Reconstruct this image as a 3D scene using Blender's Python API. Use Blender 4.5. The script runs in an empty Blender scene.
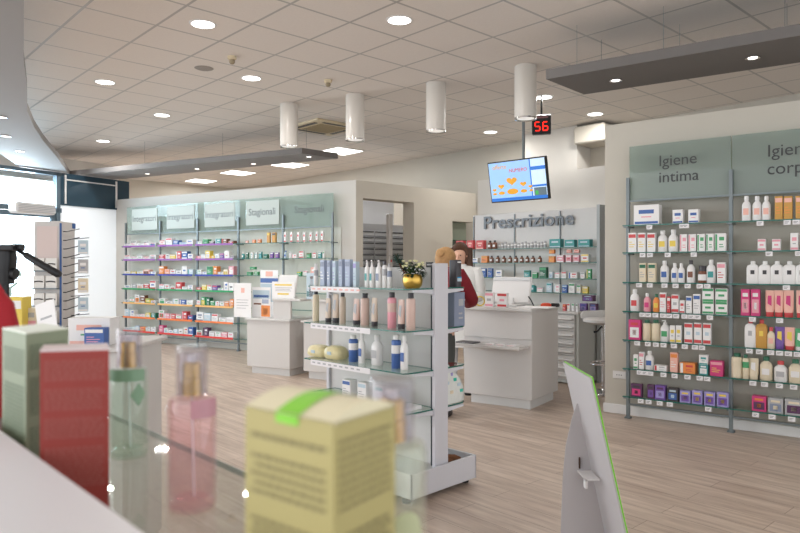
import bpy, math, random
from mathutils import Vector, Matrix
random.seed(7)
S = bpy.context.scene
COL = S.collection
CAMH = 1.35; FPX = 665.0; CX = 400.0; CY = 266.5
R = math.radians
# ------------------------------------------------------------------ camera, world, sun, exposure
cd = bpy.data.cameras.new('camera'); cam = bpy.data.objects.new('camera', cd); COL.objects.link(cam)
cam.location = (0, 0, CAMH); cam.rotation_euler = (R(90), 0, 0)
cd.sensor_width = 36; cd.lens = FPX / 800 * 36; cd.clip_start = 0.02; cd.clip_end = 200
cd.dof.use_dof = True; cd.dof.focus_distance = 5.6; cd.dof.aperture_fstop = 7.0
S.camera = cam
w = bpy.data.worlds.new('sky'); S.world = w; w.use_nodes = True
nt = w.node_tree; bg = nt.nodes['Background']
bg.inputs[0].default_value = (0.93, 0.97, 1.0, 1)
wtc = nt.nodes.new('ShaderNodeTexCoord'); wdt = nt.nodes.new('ShaderNodeVectorMath'); wdt.operation = 'DOT_PRODUCT'   # the sky is brightest beyond the entrance
wdt.inputs[1].default_value = (-.80, .55, .24); nt.links.new(wtc.outputs['Generated'], wdt.inputs[0])
wmr = nt.nodes.new('ShaderNodeMapRange'); wmr.inputs[1].default_value = .2; wmr.inputs[2].default_value = 1.0; wmr.inputs[3].default_value = 2.3; wmr.inputs[4].default_value = 8
nt.links.new(wdt.outputs['Value'], wmr.inputs[0]); nt.links.new(wmr.outputs[0], bg.inputs[1])
S.view_settings.view_transform = 'Standard'; S.view_settings.look = 'None'
S.view_settings.gamma = 1; S.view_settings.use_curve_mapping = False
S.view_settings.exposure = -0.30
S.cycles.use_denoising = True
S.cycles.max_bounces = 8; S.cycles.diffuse_bounces = 4; S.cycles.glossy_bounces = 4
S.cycles.transmission_bounces = 8; S.cycles.transparent_max_bounces = 24
S.cycles.caustics_reflective = False; S.cycles.caustics_refractive = False

def area(name, loc, rot, sx, sy, power, color=(1, 1, 1), shape='RECTANGLE', spread=180):
    l = bpy.data.lights.new(name, 'AREA'); l.shape = shape; l.size = sx
    if shape in ('RECTANGLE', 'ELLIPSE'): l.size_y = sy
    l.energy = power; l.color = color; l.spread = R(spread)
    o = bpy.data.objects.new(name, l); COL.objects.link(o); o.location = loc; o.rotation_euler = rot
    return o
# ceiling grid frame: X' = right-forward, Y' = left-forward
GA = 42.61
def G(x, y, z=0.0):
    c, s = math.cos(R(GA)), math.sin(R(GA))
    return Vector((x * c - y * s, x * s + y * c, z))
CEIL = 3.458
# ------------------------------------------------------------------ materials
MATS = {}
def srgb(h):
    def f(v): return v / 12.92 if v <= 0.04045 else ((v + 0.055) / 1.055) ** 2.4
    return tuple(f(v / 255) for v in h)
def mat(name, col, rough=0.5, metal=0.0, emit=None, estr=0.0, trans=0.0, ior=1.45, noise=0.0, nscale=30, alpha=1.0, coat=0.0, bump=0.0):
    if name in MATS: return MATS[name]
    m = bpy.data.materials.new(name); m.use_nodes = True; n = m.node_tree.nodes; L = m.node_tree.links
    b = n['Principled BSDF']; c = srgb(col)
    b.inputs['Base Color'].default_value = (*c, 1); b.inputs['Roughness'].default_value = rough
    b.inputs['Metallic'].default_value = metal; b.inputs['IOR'].default_value = ior
    b.inputs['Transmission Weight'].default_value = trans
    b.inputs['Coat Weight'].default_value = coat; b.inputs['Alpha'].default_value = alpha
    if emit: b.inputs['Emission Color'].default_value = (*srgb(emit), 1); b.inputs['Emission Strength'].default_value = estr
    if noise or bump:
        tc = n.new('ShaderNodeTexCoord'); nz = n.new('ShaderNodeTexNoise'); nz.inputs['Scale'].default_value = nscale
        L.new(tc.outputs['Object'], nz.inputs['Vector'])
        if noise:
            mx = n.new('ShaderNodeMix'); mx.data_type = 'RGBA'
            mx.inputs[6].default_value = (*[v * (1 - noise) for v in c], 1); mx.inputs[7].default_value = (*[min(1, v * (1 + noise)) for v in c], 1)
            L.new(nz.outputs['Fac'], mx.inputs[0]); L.new(mx.outputs[2], b.inputs['Base Color'])
        if bump:
            bp = n.new('ShaderNodeBump'); bp.inputs['Strength'].default_value = bump; bp.inputs['Distance'].default_value = .01
            L.new(nz.outputs['Fac'], bp.inputs['Height']); L.new(bp.outputs[0], b.inputs['Normal'])
    MATS[name] = m; return m
def glass_thin(name, tint, refl=1.0, haze=0.0, hazecol=(220, 230, 225)):
    """architectural glass: tinted transparency, fresnel gloss, some milky haze"""
    if name in MATS: return MATS[name]
    m = bpy.data.materials.new(name); m.use_nodes = True; n = m.node_tree.nodes; L = m.node_tree.links
    out = n['Material Output']; n.remove(n['Principled BSDF'])
    t = n.new('ShaderNodeBsdfTransparent'); t.inputs[0].default_value = (*srgb(tint), 1)
    g = n.new('ShaderNodeBsdfGlossy'); g.inputs['Roughness'].default_value = 0.02; g.inputs[0].default_value = (refl, refl, refl, 1)
    fr = n.new('ShaderNodeFresnel'); fr.inputs[0].default_value = 1.5
    ge = n.new('ShaderNodeNewGeometry'); iv = n.new('ShaderNodeMath'); iv.operation = 'SUBTRACT'; iv.inputs[0].default_value = 1; L.new(ge.outputs['Backfacing'], iv.inputs[1])
    ml = n.new('ShaderNodeMath'); ml.operation = 'MULTIPLY'; L.new(iv.outputs[0], ml.inputs[0]); L.new(fr.outputs[0], ml.inputs[1])
    mx = n.new('ShaderNodeMixShader'); L.new(ml.outputs[0], mx.inputs[0]); L.new(t.outputs[0], mx.inputs[1]); L.new(g.outputs[0], mx.inputs[2])
    last = mx
    if haze:
        d = n.new('ShaderNodeBsdfDiffuse'); d.inputs[0].default_value = (*srgb(hazecol), 1)
        m2 = n.new('ShaderNodeMixShader'); m2.inputs[0].default_value = haze
        L.new(mx.outputs[0], m2.inputs[1]); L.new(d.outputs[0], m2.inputs[2]); last = m2
    L.new(last.outputs[0], out.inputs[0]); MATS[name] = m; return m

WHITE = mat('white_lacquer', (202, 198, 195), .35)
WHITE2 = mat('white_plastic', (222, 220, 219), .4)
MWHITE = mat('white_steel', (206, 205, 211), .4)
WALL = mat('painted_wall', (193, 187, 176), .85, noise=.02, nscale=3)
WALLW = mat('white_painted_wall', (206, 202, 196), .85, noise=.02, nscale=3)
BACKP = mat('grey_back_panel', (166, 161, 152), .7, noise=.03, nscale=4)
GONDP = mat('perforated_grey_panel', (205, 203, 202), .5, noise=.03, nscale=200)
ALU = mat('brushed_aluminium', (118, 125, 128), .4, .4)
CHROME = mat('chrome', (225, 225, 228), .12, 1)
DARK = mat('black_plastic', (28, 28, 31), .4)
RUBBER = mat('black_rubber', (20, 20, 20), .8)
SLAB = mat('grey_slab_paint', (112, 108, 106), .75, noise=.02, nscale=2)
SLAB2 = mat('pale_grey_slab_paint', (150, 148, 148), .7, noise=.02, nscale=2)
LAMPW = mat('white_lamp_metal', (212, 207, 200), .3, coat=.3)
LED = mat('led_diffuser', (255, 255, 255), .5, emit=(255, 253, 248), estr=6)
GEDGE = mat('green_glass_edge', (40, 104, 94), .15)
GLASS = glass_thin('shelf_glass', (236, 245, 241))
WGLASS = glass_thin('window_glass', (238, 246, 250))
SIGNG = glass_thin('sign_glass', (200, 214, 208), .9, haze=.3, hazecol=(190, 198, 192))
SIGNW = mat('sign_card_pale', (186, 194, 190), .7)
SIGNL = glass_thin('sign_glass_pale', (226, 236, 232), .3, haze=.22, hazecol=(200, 212, 208))
TEXTG = mat('grey_lettering', (62, 62, 64), .6)
TEXTL = mat('light_grey_lettering', (104, 110, 110), .5)
PAPER = mat('white_paper', (238, 236, 236), .7)
TAG = mat('price_tag_white', (228, 224, 226), .5)
TAGK = mat('grey_print', (120, 118, 122), .6)
GOLD = mat('gold_metal', (206, 168, 84), .3, .9)

def tiles_mat():
    m = bpy.data.materials.new('ceiling_tiles'); m.use_nodes = True; n = m.node_tree.nodes; L = m.node_tree.links
    b = n['Principled BSDF']
    tc = n.new('ShaderNodeTexCoord'); sp = n.new('ShaderNodeSeparateXYZ'); L.new(tc.outputs['Object'], sp.inputs[0])
    def M(op, a, bb=None, v=None):
        x = n.new('ShaderNodeMath'); x.operation = op; L.new(a, x.inputs[0])
        if bb is not None: L.new(bb, x.inputs[1])
        elif v is not None: x.inputs[1].default_value = v
        return x.outputs[0]
    res = []
    for k, ph in ((0, .948), (1, .535)):
        a = M('MULTIPLY', sp.outputs[k], v=1 / .6); a = M('SUBTRACT', a, v=ph - 40); a = M('FRACT', a)
        a = M('SUBTRACT', a, v=.5); a = M('ABSOLUTE', a); a = M('GREATER_THAN', a, v=.5 - .020)
        res.append(a)
    mk = M('MAXIMUM', res[0], res[1])
    nz = n.new('ShaderNodeTexNoise'); nz.inputs['Scale'].default_value = 60; L.new(tc.outputs['Object'], nz.inputs[0])
    c1 = n.new('ShaderNodeMix'); c1.data_type = 'RGBA'
    c1.inputs[6].default_value = (*srgb((220, 213, 207)), 1); c1.inputs[7].default_value = (*srgb((228, 222, 216)), 1); L.new(nz.outputs[0], c1.inputs[0])
    c2 = n.new('ShaderNodeMix'); c2.data_type = 'RGBA'; c2.inputs[7].default_value = (*srgb((168, 164, 160)), 1)
    L.new(mk, c2.inputs[0]); L.new(c1.outputs[2], c2.inputs[6]); L.new(c2.outputs[2], b.inputs['Base Color'])
    r = n.new('ShaderNodeMapRange'); r.inputs[3].default_value = .9; r.inputs[4].default_value = .28; L.new(mk, r.inputs[0]); L.new(r.outputs[0], b.inputs['Roughness'])
    return m
def floor_mat():
    m = bpy.data.materials.new('oak_plank_floor'); m.use_nodes = True; n = m.node_tree.nodes; L = m.node_tree.links
    b = n['Principled BSDF']; tc = n.new('ShaderNodeTexCoord')
    mp = n.new('ShaderNodeMapping'); mp.inputs['Rotation'].default_value = (0, 0, R(90)); L.new(tc.outputs['Object'], mp.inputs[0])
    br = n.new('ShaderNodeTexBrick'); br.inputs['Scale'].default_value = 1
    br.inputs['Brick Width'].default_value = 1.25; br.inputs['Row Height'].default_value = .16
    br.inputs['Mortar Size'].default_value = .0015; br.inputs['Mortar Smooth'].default_value = 0; br.offset = .37; br.inputs['Bias'].default_value = 0
    br.inputs['Color1'].default_value = (*srgb((214, 196, 180)), 1); br.inputs['Color2'].default_value = (*srgb((202, 183, 167)), 1)
    br.inputs['Mortar'].default_value = (*srgb((140, 120, 102)), 1)
    L.new(mp.outputs[0], br.inputs[0])
    m2 = n.new('ShaderNodeMapping'); m2.inputs['Scale'].default_value = (9, .8, 1); L.new(tc.outputs['Object'], m2.inputs[0])
    nz = n.new('ShaderNodeTexNoise'); nz.inputs['Scale'].default_value = 2.2; nz.inputs['Detail'].default_value = 6; nz.inputs['Roughness'].default_value = .65; L.new(m2.outputs[0], nz.inputs[0])
    rp = n.new('ShaderNodeValToRGB'); rp.color_ramp.elements[0].position = .32; rp.color_ramp.elements[1].position = .68
    rp.color_ramp.elements[0].color = (*srgb((206, 198, 196)), 1); rp.color_ramp.elements[1].color = (1, 1, 1, 1)
    L.new(nz.outputs['Fac'], rp.inputs[0])
    mx = n.new('ShaderNodeMix'); mx.data_type = 'RGBA'; mx.blend_type = 'MULTIPLY'; mx.inputs[0].default_value = 1
    L.new(br.outputs['Color'], mx.inputs[6]); L.new(rp.outputs[0], mx.inputs[7]); L.new(mx.outputs[2], b.inputs['Base Color'])
    b.inputs['Roughness'].default_value = .38
    return m
# ------------------------------------------------------------------ mesh helpers
class MB:
    def __init__(s): s.v = []; s.f = []; s.mi = []; s.sm = []; s.mats = []
    def m(s, mt):
        if mt not in s.mats: s.mats.append(mt)
        return s.mats.index(mt)
    def add(s, vs, fs, mt, smooth=False):
        o = len(s.v); s.v += [tuple(v) for v in vs]; i = s.m(mt)
        for f in fs: s.f.append([a + o for a in f]); s.mi.append(i); s.sm.append(smooth)
        return s
    def box(s, x0, x1, y0, y1, z0, z1, mt, bev=0.0):
        if bev > 0:
            b = min(bev, (x1 - x0) * .45, (y1 - y0) * .45, (z1 - z0) * .45)
            vs = []; idx = {}
            for sx in (0, 1):
                for sy in (0, 1):
                    for sz in (0, 1):
                        X = x1 if sx else x0; Y = y1 if sy else y0; Z = z1 if sz else z0
                        dx = -b if sx else b; dy = -b if sy else b; dz = -b if sz else b
                        for k, p in enumerate(((X, Y + dy, Z + dz), (X + dx, Y, Z + dz), (X + dx, Y + dy, Z))):
                            idx[(sx, sy, sz, k)] = len(vs); vs.append(p)
            fs = []
            I = lambda a, b_, c, k: idx[(a, b_, c, k)]
            for q in (0, 1):
                fs.append([I(q, 0, 0, 0), I(q, 1, 0, 0), I(q, 1, 1, 0), I(q, 0, 1, 0)])
                fs.append([I(0, q, 0, 1), I(1, q, 0, 1), I(1, q, 1, 1), I(0, q, 1, 1)])
                fs.append([I(0, 0, q, 2), I(1, 0, q, 2), I(1, 1, q, 2), I(0, 1, q, 2)])
            for a in (0, 1):
                for c in (0, 1):
                    fs.append([I(a, c, 0, 0), I(a, c, 1, 0), I(a, c, 1, 1), I(a, c, 0, 1)])
                    fs.append([I(a, 0, c, 0), I(a, 1, c, 0), I(a, 1, c, 2), I(a, 0, c, 2)])
                    fs.append([I(0, a, c, 1), I(1, a, c, 1), I(1, a, c, 2), I(0, a, c, 2)])
                    for d in (0, 1): fs.append([I(a, c, d, 0), I(a, c, d, 1), I(a, c, d, 2)])
            return s.add(vs, fs, mt)
        vs = [(x, y, z) for z in (z0, z1) for (x, y) in ((x0, y0), (x1, y0), (x1, y1), (x0, y1))]
        return s.add(vs, [[0, 3, 2, 1], [4, 5, 6, 7], [0, 1, 5, 4], [1, 2, 6, 5], [2, 3, 7, 6], [3, 0, 4, 7]], mt)
    def lathe(s, prof, mt, c=(0, 0, 0), n=20, sx=1, sy=1, smooth=True, caps=True):
        vs = []; fs = []
        for (r, z) in prof:
            for k in range(n):
                a = 2 * math.pi * k / n; vs.append((c[0] + r * sx * math.cos(a), c[1] + r * sy * math.sin(a), c[2] + z))
        for i in range(len(prof) - 1):
            for k in range(n):
                k2 = (k + 1) % n; fs.append([i * n + k, i * n + k2, (i + 1) * n + k2, (i + 1) * n + k])
        s.add(vs, fs, mt, smooth)
        if not caps: return s
        o = len(s.v) - len(vs)
        for base in (0, (len(prof) - 1) * n):
            s.f.append([o + base + k for k in range(n)]); s.mi.append(s.m(mt)); s.sm.append(False)
        return s
    def superlathe(s, prof, mt, n=24, p=4.0):
        """rounded-rectangle sections: prof = (half_x, half_y, z)"""
        vs = []; fs = []
        for (a, b, z) in prof:
            for k in range(n):
                t = 2 * math.pi * (k + .5) / n; ct, st = math.cos(t), math.sin(t)
                vs.append((a * math.copysign(abs(ct) ** (2 / p), ct), b * math.copysign(abs(st) ** (2 / p), st), z))
        for i in range(len(prof) - 1):
            for k in range(n):
                k2 = (k + 1) % n; fs.append([i * n + k, i * n + k2, (i + 1) * n + k2, (i + 1) * n + k])
        fs.append(list(range(n))[::-1]); fs.append([(len(prof) - 1) * n + k for k in range(n)])
        return s.add(vs, fs, mt, True)
    def prism(s, pts, z0, z1, mt, mside=None, mbot=None):
        n = len(pts); vs = [(x, y, z0) for x, y in pts] + [(x, y, z1) for x, y in pts]
        s.add(vs, [list(range(n, 2 * n))], mt); s.add(vs, [list(range(n))[::-1]], mbot or mt)
        return s.add(vs, [[k, (k + 1) % n, n + (k + 1) % n, n + k] for k in range(n)], mside or mt)
    def tube(s, pts, r, mt, n=10):
        pts = [Vector(p) for p in pts]; rs = r if isinstance(r, (list, tuple)) else [r] * len(pts)
        vs = []; fs = []
        for i, p in enumerate(pts):
            d = (pts[min(i + 1, len(pts) - 1)] - pts[max(i - 1, 0)]).normalized()
            if i == 0:
                u = d.cross(Vector((0, 0, 1)))
                if u.length < .01: u = d.cross(Vector((1, 0, 0)))
            else: u = u - d * u.dot(d)
            u.normalize(); v = d.cross(u)
            for k in range(n):
                a = 2 * math.pi * k / n; vs.append(p + (u * math.cos(a) + v * math.sin(a)) * rs[i])
        for i in range(len(pts) - 1):
            for k in range(n):
                k2 = (k + 1) % n; fs.append([i * n + k, i * n + k2, (i + 1) * n + k2, (i + 1) * n + k])
        fs += [list(range(n)), [(len(pts) - 1) * n + k for k in range(n)]]
        return s.add(vs, fs, mt, True)
    def quad(s, a, b, c, d, mt): return s.add([a, b, c, d], [[0, 1, 2, 3]], mt)
    def xf(s, M): s.v = [tuple(M @ Vector(v)) for v in s.v]; return s
    def mesh(s, name):
        me = bpy.data.meshes.new(name); me.from_pydata(s.v, [], s.f)
        for m_ in s.mats: me.materials.append(m_)
        me.polygons.foreach_set('material_index', s.mi); me.polygons.foreach_set('use_smooth', s.sm)
        me.validate(); me.update()
        if any(s.sm):
            import bmesh
            b = bmesh.new(); b.from_mesh(me); bmesh.ops.recalc_face_normals(b, faces=b.faces)
            for e in b.edges:
                if len(e.link_faces) == 2 and e.calc_face_angle(0) > R(45): e.smooth = False
            b.to_mesh(me); b.free()
        return me
    def build(s, name, parent=None, loc=None, **kw):
        return link(name, s.mesh(name), parent, loc, **kw)
def link(name, me, parent=None, loc=None, rz=0, label=None, cat=None, group=None, kind=None):
    o = bpy.data.objects.new(name, me); COL.objects.link(o)
    if parent: o.parent = parent
    if loc is not None: o.location = loc
    if rz: o.rotation_euler = (0, 0, rz)
    return tag(o, label, cat, group, kind)
def tag(o, label=None, cat=None, group=None, kind=None):
    if label:
        o['label'] = label; n = len(label.split())
        if n > 16 or (cat and n < 4): print('LABEL LENGTH', n, label)
    if cat: o['category'] = cat
    if group: o['group'] = group
    if kind: o['kind'] = kind
    return o
def empty(name, loc, rz=0, label=None, cat=None, group=None, kind=None):
    return link(name, None, None, loc, rz, label, cat, group, kind)
def text_mesh(s, size, depth, mt, align='CENTER', bold=0.0):
    cu = bpy.data.curves.new('lettering', 'FONT'); cu.body = s; cu.size = size; cu.extrude = depth; cu.align_x = align
    cu.align_y = 'CENTER'; cu.offset = bold
    o = bpy.data.objects.new('lettering', cu); COL.objects.link(o)
    dg = bpy.context.evaluated_depsgraph_get(); me = bpy.data.meshes.new_from_object(o.evaluated_get(dg))
    bpy.data.objects.remove(o); me.materials.clear(); me.materials.append(mt)
    return me
def text(s, size, depth, mt, parent, loc, rot=(R(90), 0, 0), name='lettering', scx=1.0, bold=0.0, align='CENTER'):
    me = text_mesh(s, size, depth, mt, align, bold); o = link(name, me, parent, loc); o.rotation_euler = rot; o.scale = (scx, 1, 1)
    return o
ORD = ['', 'first', 'second', 'third', 'fourth', 'fifth', 'sixth', 'seventh', 'eighth', 'ninth', 'tenth', 'eleventh', 'twelfth', 'thirteenth', 'fourteenth', 'fifteenth', 'sixteenth']
class Fr:
    """a fixture's own frame: x to the viewer's right, -y towards the viewer"""
    def __init__(s, x, y, ang): s.o = Vector((x, y, 0)); s.a = ang; s.ux = Vector((math.cos(ang), math.sin(ang), 0)); s.uy = Vector((-math.sin(ang), math.cos(ang), 0))
    def w(s, x, y, z=0): return s.o + s.ux * x + s.uy * y + Vector((0, 0, z))
    def rx(s, px, y):      # local x where a sight line through pixel column px meets the plane local y
        k = (px - CX) / FPX; p = s.o + s.uy * y
        return (k * p.y - p.x) / (s.ux.x - k * s.ux.y)
    def z(s, py, x, y): return CAMH + (CY - py) / FPX * s.w(x, y).y
def fp(px, py, z=0):
    d = (CAMH - z) * FPX / (py - CY); return Vector(((px - CX) / FPX * d, d, z))
def at(px, py, d): return Vector(((px - CX) / FPX * d, d, CAMH + (CY - py) / FPX * d))

# ================================================================== STRUCTURE
fl = MB().box(-4, 9.3, -3, 16.4, -.1, 0, floor_mat()).build('floor', kind='structure'); fl.rotation_euler.z = R(GA)
ce = MB().prism([(-4, -3), (9.1, -3), (9.1, 16.3), (4.7, 16.3), (4.7, 14.3), (-4, 14.3)], CEIL, CEIL + .12, tiles_mat()).build('ceiling', kind='structure'); ce.rotation_euler.z = R(GA)
gw = MB().box(-14, 9, 16.6, 40, -.14, -.04, mat('pale_paving', (205, 205, 205), .8, noise=.06, nscale=2))
gw.box(-14, 4.5, 13.0, 16.6, -.14, -.04, MATS['pale_paving'])
g = gw.build('ground', kind='structure'); g.rotation_euler.z = R(GA)
fw = MB().box(9.05, 9.25, -3, 16.4, 0, CEIL, WALL).build('wall_back', kind='structure'); fw.rotation_euler.z = R(GA)
fw = MB().box(4.6, 9.05, 16.25, 16.4, 0, CEIL, WALL).build('wall_far_left', kind='structure'); fw.rotation_euler.z = R(GA)

# right shelving wall
FR = Fr(2.035, 5.93, math.atan2(-.605, .796))
xl = FR.rx(605, .13)
wr = MB().box(xl, 4.2, .13, .33, 0, 2.66, WALL)
o = wr.build('wall_right', loc=FR.o, rz=FR.a, kind='structure')
MB().box(xl - .012, 4.2, .112, .13, 0, .085, WHITE2, .004).build('baseboard_right', loc=FR.o, rz=FR.a, kind='structure')
# wall socket
k = empty('wall_socket', FR.w(FR.rx(619.5, .13), .13, .355), FR.a, 'white wall socket low on the wall beside the right shelving', 'socket')
MB().box(-.06, .06, -.008, 0, -.035, .035, WHITE2, .003).build('cover_plate', k)
MB().box(-.035, .035, -.011, -.008, -.02, .02, MATS['white_plastic'], .001).build('insert', k)
mbk = MB()
for xx in (-.02, 0, .02): mbk.box(xx - .004, xx + .004, -.0125, -.011, -.004, .004, DARK)
mbk.build('socket_hole', k)

# left shelving wall
aL = math.atan2(-2.44, 4.003); FL = Fr(-4.98, 12.08, aL); BW = 4.688 / 5
xl = FL.rx(117, .15); xr = FL.rx(356, .15)
MB().box(xl, xr, .15, .3, 0, 2.6, WALLW).build('wall_left', loc=FL.o, rz=FL.a, kind='structure')
corner = FL.w(xr, .15)
# beige wall with the opening, going right-forward from the corner
end = Vector((1.08, 11.2, 0)); dv = end - Vector((corner.x, corner.y, 0)); FB = Fr(corner.x, corner.y, math.atan2(dv.y, dv.x)); LB = dv.length
xa, xb, xc = FB.rx(363, 0), FB.rx(414, 0), FB.rx(452.5, 0)
zt = FB.z(198, xa, 0)
wb = MB().box(0, xa, 0, .25, 0, 2.6, WALL).box(xa, xb, 0, .25, zt, 2.6, WALL).box(xb, xc, 0, .25, 0, 2.6, WALL)
zc0, zc1 = FB.z(262, xc, 0), FB.z(221, xc, 0)
wb.box(xc, LB + .3, 0, .25, zc1, 2.6, WALL).box(xc, LB + .3, 0, .25, 0, zc0, WALL)
wb.build('wall_middle', loc=FB.o, rz=FB.a, kind='structure')
# niche cabinet at the end of the beige wall
k = empty('niche_cabinet', FB.w(xc, .02, zc0), FB.a, 'narrow open cabinet with glass shelves at the right end of the beige wall', 'cabinet')
MB().box(0, .015, 0, .22, 0, zc1 - zc0, DARK).box(0, LB + .3 - xc, .2, .22, 0, zc1 - zc0, mat('cabinet_back', (170, 176, 160), .6)).build('frame', k)
for q in range(1, 4): MB().box(.015, LB + .3 - xc, 0, .2, q * .12, q * .12 + .008, GEDGE).build('shelf', k)
# drawer store behind the opening
FD = Fr(*FB.w(0, 1.3).xy, FB.a)
MB().box(xa - .6, xb + 1.3, .6, .7, 0, 2.6, mat('store_wall', (228, 230, 234), .8)).build('wall_store', loc=FD.o, rz=FD.a, kind='structure')
dx0, dx1 = FD.rx(357, 0), FD.rx(420, 0); zt = FD.z(223, dx0, 0)
k = empty('drawer_cabinet', FD.w(dx0, 0), FD.a, 'tall white medicine drawer cabinet behind the doorway opening', 'cabinet')
MB().box(0, dx1 - dx0, .012, .55, 0, zt, mat('pale_grey_steel', (196, 198, 204), .4)).build('body', k)
nc = 4; wd = (dx1 - dx0) / nc
DG = mat('drawer_front', (214, 216, 222), .35); DH = mat('drawer_grip', (96, 98, 104), .5)
for c in range(nc):
    for r_ in range(int(zt / .1)):
        if r_ < 8: continue
        z0 = zt - .02 - (r_ - 7) * .1
        d_ = MB().box(c * wd + .008, (c + 1) * wd - .008, -.012, .012, z0 - .085, z0 - .004, DG, .003).build('drawer', k)
        MB().box(c * wd + .02, (c + 1) * wd - .02, -.03, -.012, z0 - .028, z0 - .01, DH).build('handle', d_)
# white column pole in the opening
p = FB.w(FB.rx(389.5, .5), .5)
k = empty('white_post', p, FB.a, 'white vertical post standing in the doorway opening', 'post')
MB().box(-.04, .04, -.04, .04, 0, FB.z(214, FB.rx(389.5, .5), .5), WHITE, .01).build('shaft', k)
MB().box(-.012, .012, -.043, -.04, 1.42, 1.46, mat('red_print', (190, 50, 50), .5)).build('sticker', k)

# Prescrizione wall
FP = Fr(.876, 9.25, math.atan2(-1.5, 1.454)); LP = 2.09
MB().box(-.02, LP + .35, .35, .5, 0, FP.z(180.5, 0, .35), WALLW).build('wall_prescription', loc=FP.o, rz=FP.a, kind='structure')
# pillar behind it
c0, c1 = at(525, 141, 10.6), at(577, 130, 10.0)
FPi = Fr(c0.x, c0.y, FP.a); xq = FPi.rx(577, 0)
MB().box(0, xq, 0, .6, 0, CEIL, WALLW).build('wall_pillar', loc=FPi.o, rz=FPi.a, kind='structure')
MB().box(xq, xq + .5, -.1, .4, CEIL - .3, CEIL - .04, WALL, .02).build('trim_1', loc=FPi.o, rz=FPi.a, kind='structure')

# entrance facade (left): direction left-near; FF x runs towards the viewer's right (far end)
FF = Fr(-6.95, 9.75, math.atan2(.87, .49)); fx_end = 3.3
FRM = mat('grey_blue_aluminium', (96, 112, 124), .45, .3)
xw = FF.rx(60, 0); xe = FF.rx(117, 0)
fm = bpy.data.materials.new('frosted_glass'); fm.use_nodes = True; fn = fm.node_tree.nodes; fn.remove(fn['Principled BSDF'])
f1 = fn.new('ShaderNodeBsdfTranslucent'); f1.inputs[0].default_value = (.9, .92, .94, 1); f2 = fn.new('ShaderNodeBsdfDiffuse'); f2.inputs[0].default_value = (.85, .86, .86, 1)
f3 = fn.new('ShaderNodeMixShader'); f3.inputs[0].default_value = .45; fm.node_tree.links.new(f1.outputs[0], f3.inputs[1]); fm.node_tree.links.new(f2.outputs[0], f3.inputs[2]); fm.node_tree.links.new(f3.outputs[0], fn['Material Output'].inputs[0])
MB().box(xw, xe, -.004, .004, 0, 2.42, fm).build('window_3', loc=FF.o, rz=FF.a, kind='structure')
MB().box(xe - .02, xe + .25, -.06, .06, 0, 2.42, WALLW).build('wall_entrance', loc=FF.o, rz=FF.a, kind='structure')
# dark transom window above the white wall
DTE = mat('dark_teal_glass', (46, 68, 82), .12)
t_ = MB().box(xw - .02, xe + .25, -.03, .03, 2.42, 2.98, DTE).build('window_2', loc=FF.o, rz=FF.a, kind='structure')
m_ = MB()
for a_, b_ in ((xw + .06, xw + .09), (xe - .06, xe - .03)): m_.box(a_, b_, -.05, -.03, 2.45, 2.95, WHITE2)
m_.box(xw + .06, xe - .03, -.05, -.03, 2.86, 2.88, WHITE2); m_.build('window_frame', t_)
q_ = FF.w(xw - 2.0, .3, 2.62); area('window_daylight', q_, (R(-76), 0, FF.a), 3.4, .55, 260, (.86, .94, 1))
# glazed front: frames and panes, door
t_ = empty('window_1', FF.o, FF.a, kind='structure')
m_ = MB()
for x in (xw - .06, xw - 1.25, xw - 2.45, xw - 3.6, xw - 4.8): m_.box(x - .035, x + .035, -.05, .05, 0, 2.98, FRM)
m_.box(xw - 4.8, xw, -.05, .05, 2.28, 2.36, FRM).box(xw - 4.8, xw, -.05, .05, 2.92, 2.98, FRM)
m_.build('window_frame', t_)
MB().box(xw - 4.8, xw, -.005, .005, 2.36, 2.92, WGLASS).build('window_pane', t_)
t_ = empty('door_1', FF.o, FF.a, kind='structure')
m_ = MB()
for a_, b_ in ((xw - 1.21, xw - .1), (xw - 2.41, xw - 1.29)):
    m_.box(a_, a_ + .07, -.03, .03, 0, 2.27, FRM).box(b_ - .07, b_, -.03, .03, 0, 2.27, FRM).box(a_, b_, -.03, .03, 2.19, 2.27, FRM).box(a_, b_, -.03, .03, 0, .1, FRM)
m_.build('door_frame', t_)
MB().box(xw - 3.6, xw - .1, -.004, .004, .1, 2.2, WGLASS).build('door_pane', t_)
MB().box(xw - 5.2, xe + 1.0, 1.25, 1.4, 3.0, CEIL, WALLW).build('wall_fascia', loc=FF.o, rz=FF.a, kind='structure')
# air curtain
p = at(34, 208, 10.0); k = empty('air_curtain', p, FF.a, 'white air curtain above the entrance doors', 'air conditioner')
MB().box(-.32, .3, -.1, .14, -.09, .07, WHITE2, .03).build('housing', k)
m_ = MB()
for q in range(5): m_.box(-.3, .28, -.103, -.1, -.07 + q * .024, -.06 + q * .024, mat('grille_grey', (176, 178, 184), .5))
m_.build('grille', k)
# outside: hedge
random.seed(3)
hb = MB(); LEAF = mat('autumn_leaves', (150, 156, 140), .8, noise=.3, nscale=6); 
for q in range(900):
    a = random.uniform(-6, 4); y = 17.5 + random.uniform(0, .8); z = random.uniform(0, 1.7)
    c = G(a, y, z); s_ = .12; t = [Vector((random.uniform(-s_, s_), random.uniform(-s_, s_), random.uniform(-s_, s_))) for _ in range(4)]
    hb.quad(c + t[0], c + t[1], c - t[0], c - t[1], LEAF)
hb.build('hedge', label='pale out of focus hedge outside beyond the entrance doors', cat='hedge', kind='stuff')

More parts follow.
